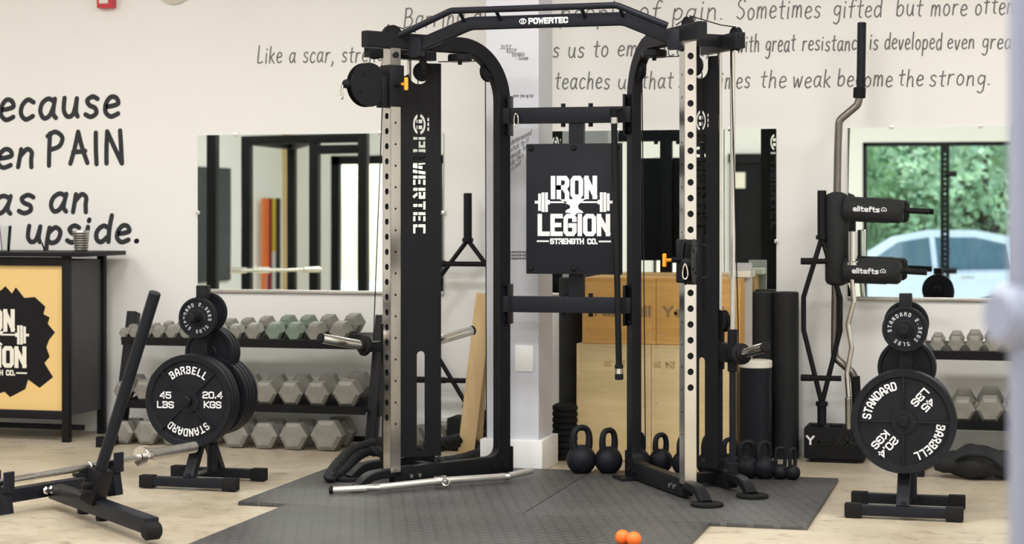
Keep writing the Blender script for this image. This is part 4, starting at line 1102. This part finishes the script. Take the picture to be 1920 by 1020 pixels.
# ================================================================== PLYO BOXES
def plyo(pxa, pxb, yf, z0, z1, dp, m, label, text=None, marks=None, seams=True):
    a, b = ony(pxa, 700, yf).x, ony(pxb, 700, yf).x
    t = thing('plyometric_box', label, 'box', ((a + b) / 2, yf + dp / 2, z0), 0, 'wooden plyometric boxes stacked behind the trainer')
    th = .018
    cx, cz = (a + b) / 2, (z0 + z1) / 2
    # panels are real boards with finger joints showing on the front edges
    MB().box((cx, yf + th / 2, cz), (b - a - 2 * th, th, z1 - z0 - 2 * th), None, .0015).build('front_panel', m, t)
    MB().box((cx, yf + dp - th / 2, cz), (b - a - 2 * th, th, z1 - z0 - 2 * th), None, .001).build('back_panel', m, t)
    MB().box((cx, yf + dp / 2, z1 - th / 2), (b - a, dp, th), None, .0015).build('top_panel', m, t)
    MB().box((cx, yf + dp / 2, z0 + th / 2), (b - a, dp, th), None, .0015).build('bottom_panel', m, t)
    for X in (a + th / 2, b - th / 2): MB().box((X, yf + dp / 2, cz), (th, dp, z1 - z0 - 2 * th), None, .0015).build('side_panel', m, t)
    H3 = (z1 - z0) / 3
    for X in (a + th, b - th): MB().box((X, yf - .0005, z0 + 1.5 * H3), (.008, .004, H3)).build('finger_joint', m, t)
    sc = MB()
    for X in (a + .03, b - .03):
        for zz in (z0 + .05, cz, z1 - .05): sc.cyl((X, yf - .0015, zz), (X, yf + .002, zz), .005, 8)
    sc.build('screw', M_steel, t)
    return t, Plane((a, yf - .001, z0), (1, 0, 0), (0, 0, 1)), b - a, z1 - z0
yf = 9.80; zt = H - (645 - HY) * (yf / (190 / F * s0 + c0)) / F
zt2 = H - (521 - HY) * (yf / (190 / F * s0 + c0)) / F
for (pa, pb_, lb, lx, tx) in ((1081, 1220.5, 'pale plywood box at floor level, behind the two leftmost kettlebells', .24, '24'), (1221.5, 1378, 'pale plywood box at floor level, behind the right chrome rail', .10, '24')):
    t, p, w_, h_ = plyo(pa, pb_, yf, .003, zt - .001, .46, M_ply, lb)
    mb = MB(); pr = p.sub(lx, h_ - .105, PI)
    block_text(mb, '24', pr, .036, .006, 0, 0, None)
    draw_strokes(mb, [[(.045, -.012), (.06, -.012), (.06, .002), (.075, .002), (.075, -.016)], [(.05, .012), (.085, .012), (.085, -.004)], [(.055, 0), (.05, .008)]], pr, .004)
    mb.build('faint_print', mat('faint_print_pale', (.40, .26, .11), .7), t, False)
for (pa, pb_, lb, tx, cx_) in ((1092, 1229.5, 'orange-toned plywood box on top of the left pale box', 'Yes4All', .21), (1230.5, 1388, 'orange-toned plywood box on top of the right pale box', 'Yes4All', .20)):
    t, p, w_, h_ = plyo(pa, pb_, yf + .01, zt + .001, zt2, .43, M_plyo, lb)
    mb = MB(); block_text(mb, tx, p.sub(cx_, h_ * .50), .062, .014, 0, 0, .33)
    mb.build('faint_print', M_ghost, t, False)
# small white box behind, standing on the boxes
q = ony(1390, 560, 10.02)
t = thing('carton', 'small pale grey carton on top of the boxes, behind the right guide rods', 'carton', (q.x, 10.02, zt2))
MB().box((q.x, 10.05, zt2 + .02), (.115, .20, .035), None, .004).build('lid', M_cream, t)
# tall pale board between boxes and rollers
a = ony(1392, 700, 9.98)
t = thing('pale_board', 'narrow pale grey board standing between the boxes and the black foam rollers', 'board', (a.x, 9.98, 0))
MB().box((a.x, 10.0, .53), (.10, .03, 1.06), None, .004).build('board_body', M_edge, t)

# ================================================================== FOAM ROLLERS, CYLINDERS
def roller(px, wpx, ytop, yy, label, m=M_foam, cap=None, z0=.0, name='foam_roller', ring=False):
    c = ony(px, 700, yy); Y = -c.x * s0 + c.y * c0; r = wpx * Y / F / 2; z1 = H - (ytop - HY) * Y / F
    t = thing(name, label, 'roller', (c.x, yy, z0))
    MB().lathe([(0, 0), (r - .004, 0), (r, .004), (r, z1 - z0 - .006), (r - .006, z1 - z0), (r * .3, z1 - z0), (r * .28, z1 - z0 - .01), (0, z1 - z0 - .01)], (c.x, yy, z0), (0, 0, 1), 36).build('roller_body', m, t)
    if cap:
        MB().lathe([(r + .001, 0), (r + .003, .002), (r + .003, cap), (r - .004, cap + .004), (0, cap + .004)], (c.x, yy, z1 - cap), (0, 0, 1), 36).build('white_top_band', M_cream, t)
    if ring:
        for k in range(2): MB().lathe([(r, 0), (r + .002, .001), (r + .002, .03), (r, .031)], (c.x, yy, z0 + .002 + k * 0), (0, 0, 1), 36).build('white_bottom_band', M_cream, t)
    return t
roller(1424, 50, 547, 10.16, 'left of the two tall black foam cylinders, right of the boxes')
roller(1473, 49, 547, 10.16, 'right of the two tall black foam cylinders, right of the boxes')
roller(1417, 59, 676, 9.86, 'shorter black cylinder with a white top band in front of the tall cylinders', M_navy, .035, .0, 'punching_cylinder', True)
roller(1070, 44, 520, 10.05, 'tall black cylinder standing left of the wooden boxes')
c = ony(1058, 700, 9.78); t = thing('textured_roller', 'stubby black ridged massage roller on the floor between column and boxes', 'roller', (c.x, 9.78, 0))
pr = [(0, 0)]
for k in range(9): pr += [(.066, k * .033 + .002), (.070, k * .033 + .006), (.070, k * .033 + .024), (.062, k * .033 + .028)]
pr += [(.05, .30), (0, .30)]
MB().lathe(pr, (c.x, 9.80, 0), (0, 0, 1), 30).build('ridged_body', M_rub, t)

# ================================================================== HEX TRAP BARS AND PINE BOARDS (left of the column)
def trapbar(px, yy, halfpx, y_top, label, ang, zb=.02):
    c = ony(px, 700, yy); Y = -c.x * s0 + c.y * c0; m_ = Y / F
    def z(py): return H - (py - HY) * m_
    t = thing('trap_bar', label, 'barbell', (c.x, yy, zb), ang)
    Mx = ROOTM[t.name]; zz = lambda py: z(py) - zb
    hw = halfpx * m_ / math.cos(ang + YAW * 0)
    zt_, za, z1_, z2_, zbm, ze = zz(y_top), zz(y_top + 88), zz(y_top + 200), zz(y_top + 262), zz(y_top + 400), 0.
    MB(Mx).cyl((0, 0, za), (0, 0, zt_), .024, 20, .003).build('upper_sleeve', M_black, t)
    MB(Mx).cyl((0, 0, 0), (0, 0, zbm), .024, 20, .003).build('lower_sleeve', M_black, t)
    MB(Mx).cyl((0, 0, za - .012), (0, 0, za + .012), .032, 20, .003).build('collar', M_black, t)
    MB(Mx).cyl((0, 0, zbm - .012), (0, 0, zbm + .012), .032, 20, .003).build('collar', M_black, t)
    for q in (-1, 1):
        MB(Mx).tube(fillet([(0, 0, za), (q * hw, 0, z1_), (q * hw, 0, z2_), (0, 0, zbm)], .04, 5), .0135, 12).build('hex_side', M_black, t)
    for py in (y_top + 133, y_top + 352):
        f = .62
        hh = MB(Mx).tube([(-hw * 1.15, 0, zz(py)), (hw * 1.05, 0, zz(py))], .0145, 12)
        hh.tube([(-hw * 1.15, 0, zz(py)), (-hw * .5, 0, zz(py))], .018, 12)
        hh.build('handle', M_rub, t)
    return t
trapbar(877, 10.16, 88, 362, 'black hex trap bar standing against the wall, left of the column', 0.)
trapbar(1541, 10.03, 34, 357, 'black hex trap bar standing upright in the weighted block at the right', 0., .20)
def lean_board(px0_, py0_, px1_, py1_, ya, yb_, wd, th, label, side):
    a = ony(px0_, py0_, ya); b = ony(px1_, py1_, yb_)
    a.z = .01
    t = thing('pine_board', label, 'board', a.copy())
    MB().bar(a, b, wd, th, side, .002).build('board_body', M_pine, t)
lean_board(873, 842, 908, 550, 9.72, 9.62, .09, .022, 'taller pale pine board leaning against the column', (1, .3, 0))
lean_board(888, 842, 901, 610, 9.80, 9.70, .10, .022, 'shorter pale pine board behind the taller leaning one', (.8, 1, 0))

# ================================================================== BAR HOLDER BLOCK WITH UPRIGHT BARS (right)
yB = 10.0; a, b = ony(1507, 860, yB).x, ony(1622, 860, yB).x
t = thing('bar_holder_block', 'low black weighted block with white-black print, holding upright bars', 'bar holder', ((a + b) / 2, yB + .13, 0))
MB().box(((a + b) / 2, yB + .13, .103), (b - a, .25, .165), None, .008).build('block_body', M_rub, t)
MB().box(((a + b) / 2, yB + .13, .012), (b - a - .09, .22, .022), None, .003).build('block_foot', M_rub, t)
for k in range(3): MB().lathe([(.026, 0), (.034, 0), (.034, .012), (.026, .012)], (a + .06 + k * .1, yB + .1, .183), (0, 0, 1), 20).build('socket_ring', M_rub, t)
mb = MB(); block_text(mb, 'Y', Plane((a + .035, yB - .0005, .12), (1, 0, 0), (0, 0, 1)), .05, .011, 0, 0, .045); mb.build('white_initial', M_wlet, t, False)
mb = MB(); block_text(mb, 'es X4All', Plane((a + .19, yB - .0005, .12), (1, 0, 0), (0, 0, 1)), .05, .010, 0, 0, .23); mb.build('black_print', mat('gloss_black_print', (.004, .004, .005), .25), t, False)
# safety squat bar
def wp(px, py, y=10.06): return ony(px, py, y)
yS = 10.06
t = thing('safety_squat_bar', 'tall cambered squat bar with two padded shoulder arms standing in the block', 'barbell', wp(1608, 800))
MB().cyl(wp(1614, 166), wp(1616, 42), .0235, 22, .003).build('upper_sleeve', M_navy, t)
MB().cyl(wp(1611, 184), wp(1612, 164), .033, 22, .004).build('rubber_collar', M_rub, t)
MB().tube(fillet([wp(1611, 184), wp(1609, 196), wp(1573, 226), wp(1571, 280), wp(1566, 560), wp(1565, 670), wp(1600, 700), wp(1606, 740)], .05, 7), .0205, 16).build('cambered_shaft', mat('dark_steel', (.20, .18, .165), .3, .9, var=.08), t)
MB().cyl(wp(1608, 805), wp(1604, 705), .024, 22, .003).build('lower_sleeve', M_rub, t)
a_, b_ = wp(1569, 536), wp(1569, 360); d_ = (b_ - a_)
MB().lathe([(.024, 0), (.052, .012), (.062, .03), (.062, d_.length - .03), (.052, d_.length - .012), (.024, d_.length)], a_, d_, 28).build('neck_pad', M_foam, t)
for (y0_, xe, nm) in ((395, 1695, 0), (509, 1691, 1)):
    a_, b_ = wp(1580, y0_ - (2 if nm else 4), 10.03), wp(xe, y0_ + 2, 10.01); d_ = b_ - a_; L_ = d_.length
    p_ = MB().lathe([(.03, 0), (.062, .012), (.066, .03), (.066, L_ - .08), (.063, L_ - .075), (.063, L_ - .02), (.05, L_ - .004), (.02, L_)], a_, d_, 28).build('shoulder_pad', M_foam, t)
    MB().cyl(b_ - d_.normalized() * .02 + Zv * .008, wp(xe + 47, y0_ + 2, 10.0), .0145, 14, .003).build('knurled_handle', M_rub, t)
    kr = MB(); h0 = b_ + Zv * .008; h1 = wp(xe + 47, y0_ + 2, 10.0); 
    for k in range(9): 
        pp = h0 + (h1 - h0) * (k + .5) / 9; kr.cyl(pp, pp + (h1 - h0).normalized() * .006, .0165, 12)
    kr.build('grip_ridges', M_black, p_)
    pl = Plane(a_ + d_ * .44 + Vector((0, -.0680, .004)), d_, (0, 0, 1))
    mb = MB(); block_text(mb, 'elitefts', pl, .030, .0062, -.012, .0, .140, gap=1.9)
    draw_strokes(mb, [arcp((.080, -.001), .013, -30, 215, 12), [(.073, -.009), (.080, .001), (.087, -.009)]], pl, .004)
    mb.build('pad_lettering', M_wlet, p_, False)
# EZ curl bar
t = thing('curl_bar', 'chrome wavy curl bar standing upright in front of the squat bar', 'barbell', wp(1590, 800, 9.97))
MB().cyl(wp(1598, 494, 9.99), wp(1598, 433, 9.99), .0245, 22, .003).build('upper_sleeve', M_chrome, t)
MB().cyl(wp(1598, 498, 9.99), wp(1598, 490, 9.99), .032, 22, .003).build('collar', M_chrome, t)
MB().tube(fillet([wp(x_, y_, 9.99) for x_, y_ in ((1598, 498), (1598, 530), (1601, 566), (1590, 608), (1597, 652), (1588, 702), (1591, 745))], .03, 5), .0135, 14).build('wavy_shaft', M_chrome, t)
MB().cyl(wp(1592, 812, 10.03), wp(1591, 745, 9.99), .019, 18, .003).build('lower_sleeve', M_steel, t)
# black bag on the floor at the right
c = ony(1832, 860, 9.62)
t = thing('gym_bag', 'limp black gym bag lying on the floor under the right rack', 'bag', (c.x, 9.62, 0))
mb = MB(); n = 24; m = 12
prof = []; L_ = .42
pth = []; scs = []
for i in range(n + 1):
    f = i / n; pth.append(Vector((c.x - L_ / 2 + L_ * f, 9.62, .055 + .03 * math.sin(PI * f) ** .8)))
    scs.append(max(.06, (math.sin(PI * min(max(f, .02), .98)) ** .45) * (1 + .08 * math.sin(f * 17)) * (1.0 if f > .3 else .75 + f * .8)))
mb.sweep(pth, [(.12 * math.cos(2 * PI * k / 18), .082 * math.sin(2 * PI * k / 18)) for k in range(18)], (0, 1, 0), True, scs)
for i_, v in enumerate(mb.v):
    v.z = max(v.z + .006 * math.sin(v.x * 60 + v.y * 40), .003)
mb.build('bag_body', M_foam, t, True, 70)
MB().tube(catmull3([Vector((c.x - .1, 9.52, .1)), Vector((c.x - .04, 9.49, .13)), Vector((c.x + .06, 9.49, .12)), Vector((c.x + .12, 9.52, .06))], 6), .008, 8).build('carry_strap', M_rub, t)

# ================================================================== BAR COUNTER (left edge)
yc0, yc1 = 9.75, 10.22; xr_ = ony(128, 700, yc0).x; xl_ = xr_ - 1.25; zt_ = 1.075
t = thing('bar_counter', 'black framed counter with a gold front and a splashed black logo, left edge', 'counter', ((xl_ + xr_) / 2, (yc0 + yc1) / 2, 0))
for X in (xl_ + .02, xr_ - .02):
    for Y_ in (yc0 + .02, yc1 - .02): MB().box((X, Y_, zt_ / 2), (.045, .04, zt_), None, .003).build('leg', M_black, t)
MB().box(((xl_ + xr_) / 2 + .035, (yc0 + yc1) / 2, zt_ + .012), (xr_ - xl_ + .16, yc1 - yc0 + .06, .026), None, .004).build('countertop', M_black, t)
for z_ in (zt_ - .03, .155): MB().box(((xl_ + xr_) / 2, yc0 + .02, z_), (xr_ - xl_ - .05, .036, .05), None, .003).build('front_rail', M_black, t)
MB().box(((xl_ + xr_) / 2, yc0 + .03, (zt_ - .055 + .18) / 2), (xr_ - xl_ - .09, .012, zt_ - .235), None).build('gold_panel', M_gold, t)
MB().box((xr_ - .02, (yc0 + yc1) / 2, .60), (.012, yc1 - yc0 - .07, .90)).build('side_panel', mat('charcoal_panel', (.045, .045, .047), .5), t)
MB().box(((xl_ + xr_) / 2, yc1 - .02, .60), (xr_ - xl_ - .09, .012, .90)).build('back_panel', M_black, t)
MB().box(((xl_ + xr_) / 2, (yc0 + yc1) / 2, .06), (xr_ - xl_ - .05, .03, .03), None, .003).build('stretcher', M_black, t)
q = ony(-11, 627, yc0 + .024); sc_ = 1 / 324
pl = Plane((q.x, yc0 + .0235, q.z), (1, 0, 0), (0, 0, 1))
spl = [(0, 100), (14, 83), (24, 92), (38, 78), (46, 90), (64, 70), (86, 72), (108, 54), (104, 40), (117, 34), (113, 22), (128, 6), (116, -8), (110, -22), (117, -40), (106, -52), (124, -78), (96, -99), (72, -84), (66, -102), (34, -118), (22, -108), (0, -116), (-30, -108), (-60, -118), (-80, -90), (-110, -92), (-100, -60), (-124, -40), (-110, -10), (-126, 20), (-104, 40), (-112, 66), (-80, 72), (-66, 96), (-40, 82), (-20, 98)]
mb = MB(); poly(mb, [(x_ * sc_, y_ * sc_) for x_, y_ in spl], pl, .0008); mb.build('black_splash', M_black, t, False)
mb = MB(); iron_logo(mb, pl, sc_, .0018); mb.build('counter_logo', M_cream, t, False)
ztp = zt_ + .025
c = ony(152, 450, 9.93)
t = thing('tumbler', 'small silver striped tumbler on the right end of the counter', 'tumbler', (c.x, 9.93, ztp))
pr = [(.0, 0), (.036, 0)]
for k in range(8): pr += [(.038 + k * .0012, .008 + k * .014), (.042 + k * .0012, .012 + k * .014), (.038 + k * .0012, .017 + k * .014)]
MB().lathe(pr + [(.046, .125), (.042, .122), (.038, .03), (0, .02)], (c.x, 9.93, ztp), (0, 0, 1), 28).build('tumbler_body', M_steel, t)
c = ony(4, 450, 9.93)
t = thing('drinking_glass', 'clear glass with a purple straw at the left edge of the counter', 'glass', (c.x, 9.93, ztp))
MB().lathe([(0, 0), (.045, 0), (.056, .15), (.053, .15), (.042, .006), (0, .006)], (c.x, 9.93, ztp), (0, 0, 1), 28).build('glass_body', M_glass, t)
MB().cyl((c.x, 9.93, ztp + .008), (c.x - .03, 9.93, ztp + .25), .004, 8).build('straw', mat('purple_plastic', (.3, .12, .4), .4), t)
c = ony(84, 466, 9.9)
t = thing('pen', 'small dark pen standing on the counter between glass and tumbler', 'pen', (c.x, 9.9, ztp))
MB().tube([Vector((c.x, 9.9, ztp)), Vector((c.x - .018, 9.9, ztp + .05))], .005, 8).build('pen_body', M_rub, t)

# ================================================================== BLURRED POLE NEAR THE CAMERA (right edge)
c = at(1921, 600, 2.5)
t = thing('rack_upright', 'out-of-focus pale blue-grey post close to the camera at the right edge', 'post', (c.x, c.y, 0))
cx_, cy_ = c.x, c.y
MB().box((cx_ + .008, cy_, 1.2), (.05, .05, 2.4), (Vector((c0, s0, 0)), Vector((-s0, c0, 0)), Zv), .005).build('post', M_grey, t)
e = at(1868, 593, 2.48); f_ = at(1935, 593, 2.5)
MB().cyl(e, f_, .043, 28, .012).build('round_peg', M_grey, t)
MB().box((cx_ + .008, cy_, .01), (.2, .2, .02), None, .004).build('foot_plate', M_grey, t)

# ================================================================== WHAT THE MIRRORS SHOW
def mir(px, py, D):
    v = at(px, py, D); return Vector((v.x, 2 * YB - v.y, v.z))
# power rack seen in the left mirror
D = 17.
t = thing('power_rack', 'black power rack reflected in the left wall mirror', 'rack', mir(560, 900, D).to_2d().to_3d())
ups = []
for px, DD in ((401, 16.4), (465, 17.6), (592, 17.2), (683, 16.9), (549, 19.)):
    b_ = mir(px, 395, DD); ups.append(b_); w0 = .086 if px != 549 else .08
    o = MB().box((b_.x, b_.y, 1.02), (w0, w0, 2.04), None, .004).build('upright', M_black, t)
zt_ = 2.0
MB().bar((ups[1].x, ups[1].y, zt_), (ups[3].x, ups[3].y, zt_), .07, .08).build('top_cross_bar', M_black, t)
MB().bar((ups[1].x, ups[1].y, zt_), (ups[4].x, ups[4].y, zt_), .07, .08).build('top_cross_bar', M_black, t)
MB().bar((ups[4].x, ups[4].y, zt_), (ups[2].x, ups[2].y, zt_), .07, .08).build('top_cross_bar', M_black, t)
MB().bar((ups[2].x, ups[2].y, zt_ - .1), (ups[3].x, ups[3].y, zt_ - .1), .07, .08).build('top_cross_bar', M_black, t)
a_, b_ = mir(432, 507, 16.2), mir(604, 505, 16.6)
t = thing('barbell', 'chrome barbell racked in the power rack, seen in the left mirror', 'barbell', a_)
MB().cyl(a_, b_, .016, 14).build('shaft', M_chrome, t)
for f in (.0, .25, .8): 
    p_ = a_ + (b_ - a_) * f; MB().cyl(p_, p_ + (b_ - a_) * .18, .027, 16, .003).build('sleeve', M_chrome, t)
# chalkboard on the left wall
def leftwall(px, py):
    D_ = 20.; v = at(px, py, D_); k = (XL + .03) / v.x; return at(px, py, D_ * k), D_ * k
q1, _ = leftwall(360, 312); q2, _ = leftwall(434, 525); z1_, z0_ = q1.z, q2.z
y1_, y2_ = 2 * YB - q1.y, 2 * YB - q2.y
o = MB().box((XL + .02, (y1_ + y2_) / 2, (z0_ + z1_) / 2), (.03, abs(y2_ - y1_), abs(z1_ - z0_)), None, .01).build('chalkboard', M_board)
tag(o, 'dark chalkboard on the far wall, seen at the left end of the left mirror', 'chalkboard')
cols = [('orange', (.75, .18, .04)), ('maroon', (.25, .02, .03)), ('yellow', (.6, .45, .04)), ('black', (.02, .02, .02)), ('grey', (.3, .3, .3))]
for k, (px, cn) in enumerate(((486, 0), (497, 1), (504, 2), (513, 3), (491, 0))):
    a_, _ = leftwall(px, 372); yv = 2 * YB - a_.y
    L_ = [1.35, 1.2, .7, 1.2, 1.0][k]
    o = thing('resistance_band', ['wide orange band hanging on the far wall, in the left mirror', 'maroon band hanging beside the orange one, in the left mirror', 'short yellow band in the left mirror', 'black strap hanging right of the bands, in the left mirror', 'second narrower orange band in the left mirror'][k], 'band', (XL + .06, yv, a_.z), 0, 'resistance bands reflected in the left mirror')
    pth = fillet([Vector((XL + .10, yv - .03, a_.z - L_)), Vector((XL + .10, yv - .03, a_.z)), Vector((XL + .10, yv + .03, a_.z)), Vector((XL + .10, yv + .03, a_.z - L_))], .025, 5)
    MB().sweep(pth, rect(.045, .008, .002), (1, 0, 0)).build('band_loop', mat('band_' + cols[cn][0], cols[cn][1], .5), o)
# black door added to fill the dark part of the middle mirror
xa, xb = -3.42, -2.84
dr = struct(MB().box(((xa + xb) / 2, YF + .03, 1.0), (xb - xa, .06, 2.0), None, .004), 'added_dark_door', M_shroud)
MB().box(((xa + xb) / 2, YF + .07, 2.0), (xb - xa + .1, .05, .12)).build('added_door_head', M_black, dr)
for X in (xa, (xa + xb) / 2 + .1, xb): MB().box((X, YF + .07, 1.0), (.05, .05, 2.0)).build('added_door_stile', M_black, dr)
MB().box((xa + .1, YF + .075, 1.72), (.13, .01, .2)).build('added_pale_card', M_cream, dr)  # pale card added for the light patch in that dark part
# squat stand close to the big window (right mirror)
b_ = mir(1772, 395, 22.4)
t = thing('squat_stand', 'black perforated rack upright in front of the window, in the right mirror', 'rack', (b_.x, b_.y, 0))
pl = Plane((b_.x - .05, b_.y + .05, 0), (1, 0, 0), (0, 0, 1)); pl.n = Vector((0, 1, 0))
loops = [[(0, 0), (.10, 0), (.10, 2.12), (0, 2.12)]] + [circ(.014, 10, .05, .1 + k * .06) for k in range(33)]
MB().plate(loops, pl, -.003, 0).build('pierced_face', M_black, t, False)
pl2 = Plane((b_.x - .05, b_.y - .05, 0), (1, 0, 0), (0, 0, 1)); pl2.n = Vector((0, 1, 0))
MB().plate(loops, pl2, -.003, 0).build('pierced_face', M_black, t, False)
for X in (-.05, .05): MB().box((b_.x + X, b_.y, 1.06), (.004, .10, 2.12)).build('side_wall', M_black, t, False)
MB().box((b_.x, b_.y, .02), (.3, .3, .04), None, .005).build('base_plate', M_black, t)
for z_ in (.62, 1.78): MB().cyl((b_.x, b_.y + .05, z_), (b_.x + .14, b_.y + .05, z_), .035, 14).build('j_hook', M_black, t)
# ------------------------------------------------ outside
pv = struct(MB().box((-4, YF - 12.2, -.60), (60, 24, .1)), 'pavement', M_pave)
# car, front to the left as seen in the mirror
cy_ = -8.2; gx = mir(1590, 500, 28).x - 1.35; gz = -.55
t = thing('car', 'white car parked outside, reflected in the right wall mirror', 'car', (gx + 2.3, cy_, gz))
low = [(0, .35), (.03, .62), (.35, .78), (1.25, .93), (4.15, 1.02), (4.55, .95), (4.62, .6), (4.58, .32), (3.95, .28), (3.9, .45), (3.75, .62), (3.45, .66), (3.15, .6), (3.0, .4), (2.98, .26), (1.35, .26), (1.32, .42), (1.18, .62), (.9, .68), (.62, .6), (.48, .4), (.45, .28)]
cab = [(1.15, .9), (1.55, 1.22), (2.0, 1.50), (2.5, 1.60), (3.2, 1.60), (3.8, 1.48), (4.3, 1.05), (4.35, .95)]
pl = Plane((gx, cy_ + .9, gz), (1, 0, 0), (0, 0, 1)); pl.n = Vector((0, 1, 0))
MB().plate([low], pl, -1.8, 0).build('body', M_car, t, True, 40)
pl2 = Plane((gx, cy_ + .76, gz), (1, 0, 0), (0, 0, 1)); pl2.n = Vector((0, 1, 0))
MB().plate([cab], pl2, -1.52, 0).build('cabin', M_car, t, True, 40)
win = [(1.55, 1.0), (1.78, 1.2), (2.1, 1.42), (2.55, 1.50), (2.6, 1.02)]; win2 = [(2.68, 1.02), (2.63, 1.50), (3.2, 1.50), (3.65, 1.40), (3.72, 1.04)]; win3 = [(3.8, 1.05), (3.75, 1.37), (4.05, 1.18), (4.1, 1.06)]
for wn in (win, win2, win3): MB().plate([wn], pl2, 0, .008).build('side_window', M_tint, t, False)
MB().bar((gx + 1.28, cy_, gz + 1.0), (gx + 1.95, cy_, gz + 1.47), 1.35, .02, (0, 1, 0), .003).build('windscreen', M_tint, t)
for X in (.9, 3.45):
    for q_ in (-1, 1):
        wh = MB().lathe([(0, 0), (.30, 0), (.34, .03), (.34, .2), (.3, .23), (0, .23)], (gx + X, cy_ + q_ * .9 - (.23 if q_ > 0 else 0), gz + .34), (0, 1, 0), 28).build('wheel', M_rub, t)
        MB().lathe([(0, 0), (.2, 0), (.21, .01), (0, .02)], (gx + X, cy_ + q_ * .905, gz + .34), (0, q_, 0), 20).build('hubcap', M_chrome, wh)
for z_ in (.82,): 
    for X in (2.1, 3.1): MB().box((gx + X, cy_ + .91, gz + .92), (.2, .02, .03), None, .005).build('door_handle', M_chrome, t)
MB().box((gx + 1.62, cy_ + 1.0, gz + 1.05), (.18, .16, .12), None, .03).build('door_mirror', M_car, t)
MB().box((gx + .22, cy_ + .84, gz + .70), (.34, .12, .12), None, .03).build('headlamp', M_cream, t)
# trees
def crown_mesh(n, seed):
    rnd = random.Random(seed); mb = MB(); mb.keep = True
    cl = [(Vector((rnd.gauss(0, 1.), rnd.gauss(0, .7), rnd.gauss(0, 1.05))), rnd.uniform(.5, 1.)) for _ in range(20)]
    vs = []; fs = []
    for i in range(n):
        c_, r_ = rnd.choice(cl)
        d_ = Vector((rnd.gauss(0, 1), rnd.gauss(0, 1), rnd.gauss(0, 1))).normalized() * r_ * rnd.uniform(.75, 1.05)
        P_ = c_ + d_; u_ = Vector((rnd.gauss(0, 1), rnd.gauss(0, 1), rnd.gauss(0, 1))).normalized(); v_ = u_.orthogonal().normalized(); s_ = rnd.uniform(.05, .09)
        k = len(vs); vs += [P_ - u_ * s_, P_ + v_ * s_ * .55, P_ + u_ * s_, P_ - v_ * s_ * .55]; fs.append((k, k + 1, k + 2, k + 3))
    mb.v = vs; mb.f = fs; return mb
crowns = [crown_mesh(9000, 3), crown_mesh(9000, 9)]
tl = ['leftmost tree outside the window, seen in the right mirror', 'broad tree behind the car, left of the rack upright in the right mirror', 'bright green tree behind the car, right of the rack upright in the right mirror', 'tree at the far right of the right mirror', 'dark tree filling the gap behind the first two', 'dark tree filling the gap behind the last two']
for k, (px, D_, z_, sc_, kk) in enumerate(((1590, 33, .9, 1.05, 0), (1720, 35.5, 1.5, 1.1, 1), (1850, 32.6, 1.3, 1.05, 0), (1980, 35.5, 1.5, 1.1, 1))):
    v = mir(px, 395, D_)
    t = thing('tree', tl[k], 'tree', (v.x, v.y, -.55), k * 1.3, 'trees outside reflected in the right mirror')
    Mx = ROOTM[t.name] @ Matrix.Translation((0, 0, z_ + .55)) @ Matrix.Scale(sc_, 4)
    src = crowns[kk]; mb = MB(Mx); mb.keep = True; mb.add(src.v, src.f)
    mb.build('foliage', M_leaf2 if k in (0, 2) else M_leaf, t, False, kind='stuff')
    tp = z_ + .55 + 1.2 * sc_
    mb = MB(ROOTM[t.name]); mb.tube([Vector((0, 0, 0)), Vector((.05, .02, tp * .5)), Vector((0, 0, tp))], .12, 10, None, [1, .7, .35])
    for q_ in range(4): mb.tube([Vector((0, 0, tp * .4)), Vector((math.cos(q_ * 1.6) * .8, math.sin(q_ * 1.6) * .8, tp * .8))], .05, 6, None, [1, .4])
    mb.build('trunk', M_bark, t)
hg = thing('hedge', 'dense green hedge behind the parked car, in the right mirror', 'hedge', (0, -21, -.55))
rnd = random.Random(5); mb = MB(); mb.keep = True; vs = []; fs = []
for i in range(46000):
    P_ = Vector((rnd.uniform(-4.2, 4.6), -19.5 + rnd.uniform(-.35, .35), rnd.uniform(-.5, 3.9))); P_.y += .5 * math.sin(P_.x * 2.3 + P_.z * 1.7)
    u_ = Vector((rnd.gauss(0, 1), rnd.gauss(0, .6), rnd.gauss(0, 1))).normalized(); v_ = u_.orthogonal().normalized(); s_ = rnd.uniform(.06, .11)
    k = len(vs); vs += [P_ - u_ * s_, P_ + v_ * s_ * .6, P_ + u_ * s_, P_ - v_ * s_ * .6]; fs.append((k, k + 1, k + 2, k + 3))
mb.v = vs; mb.f = fs; mb.build('foliage', M_leaf, hg, False, kind='stuff')
for p in protos.values():
    pass
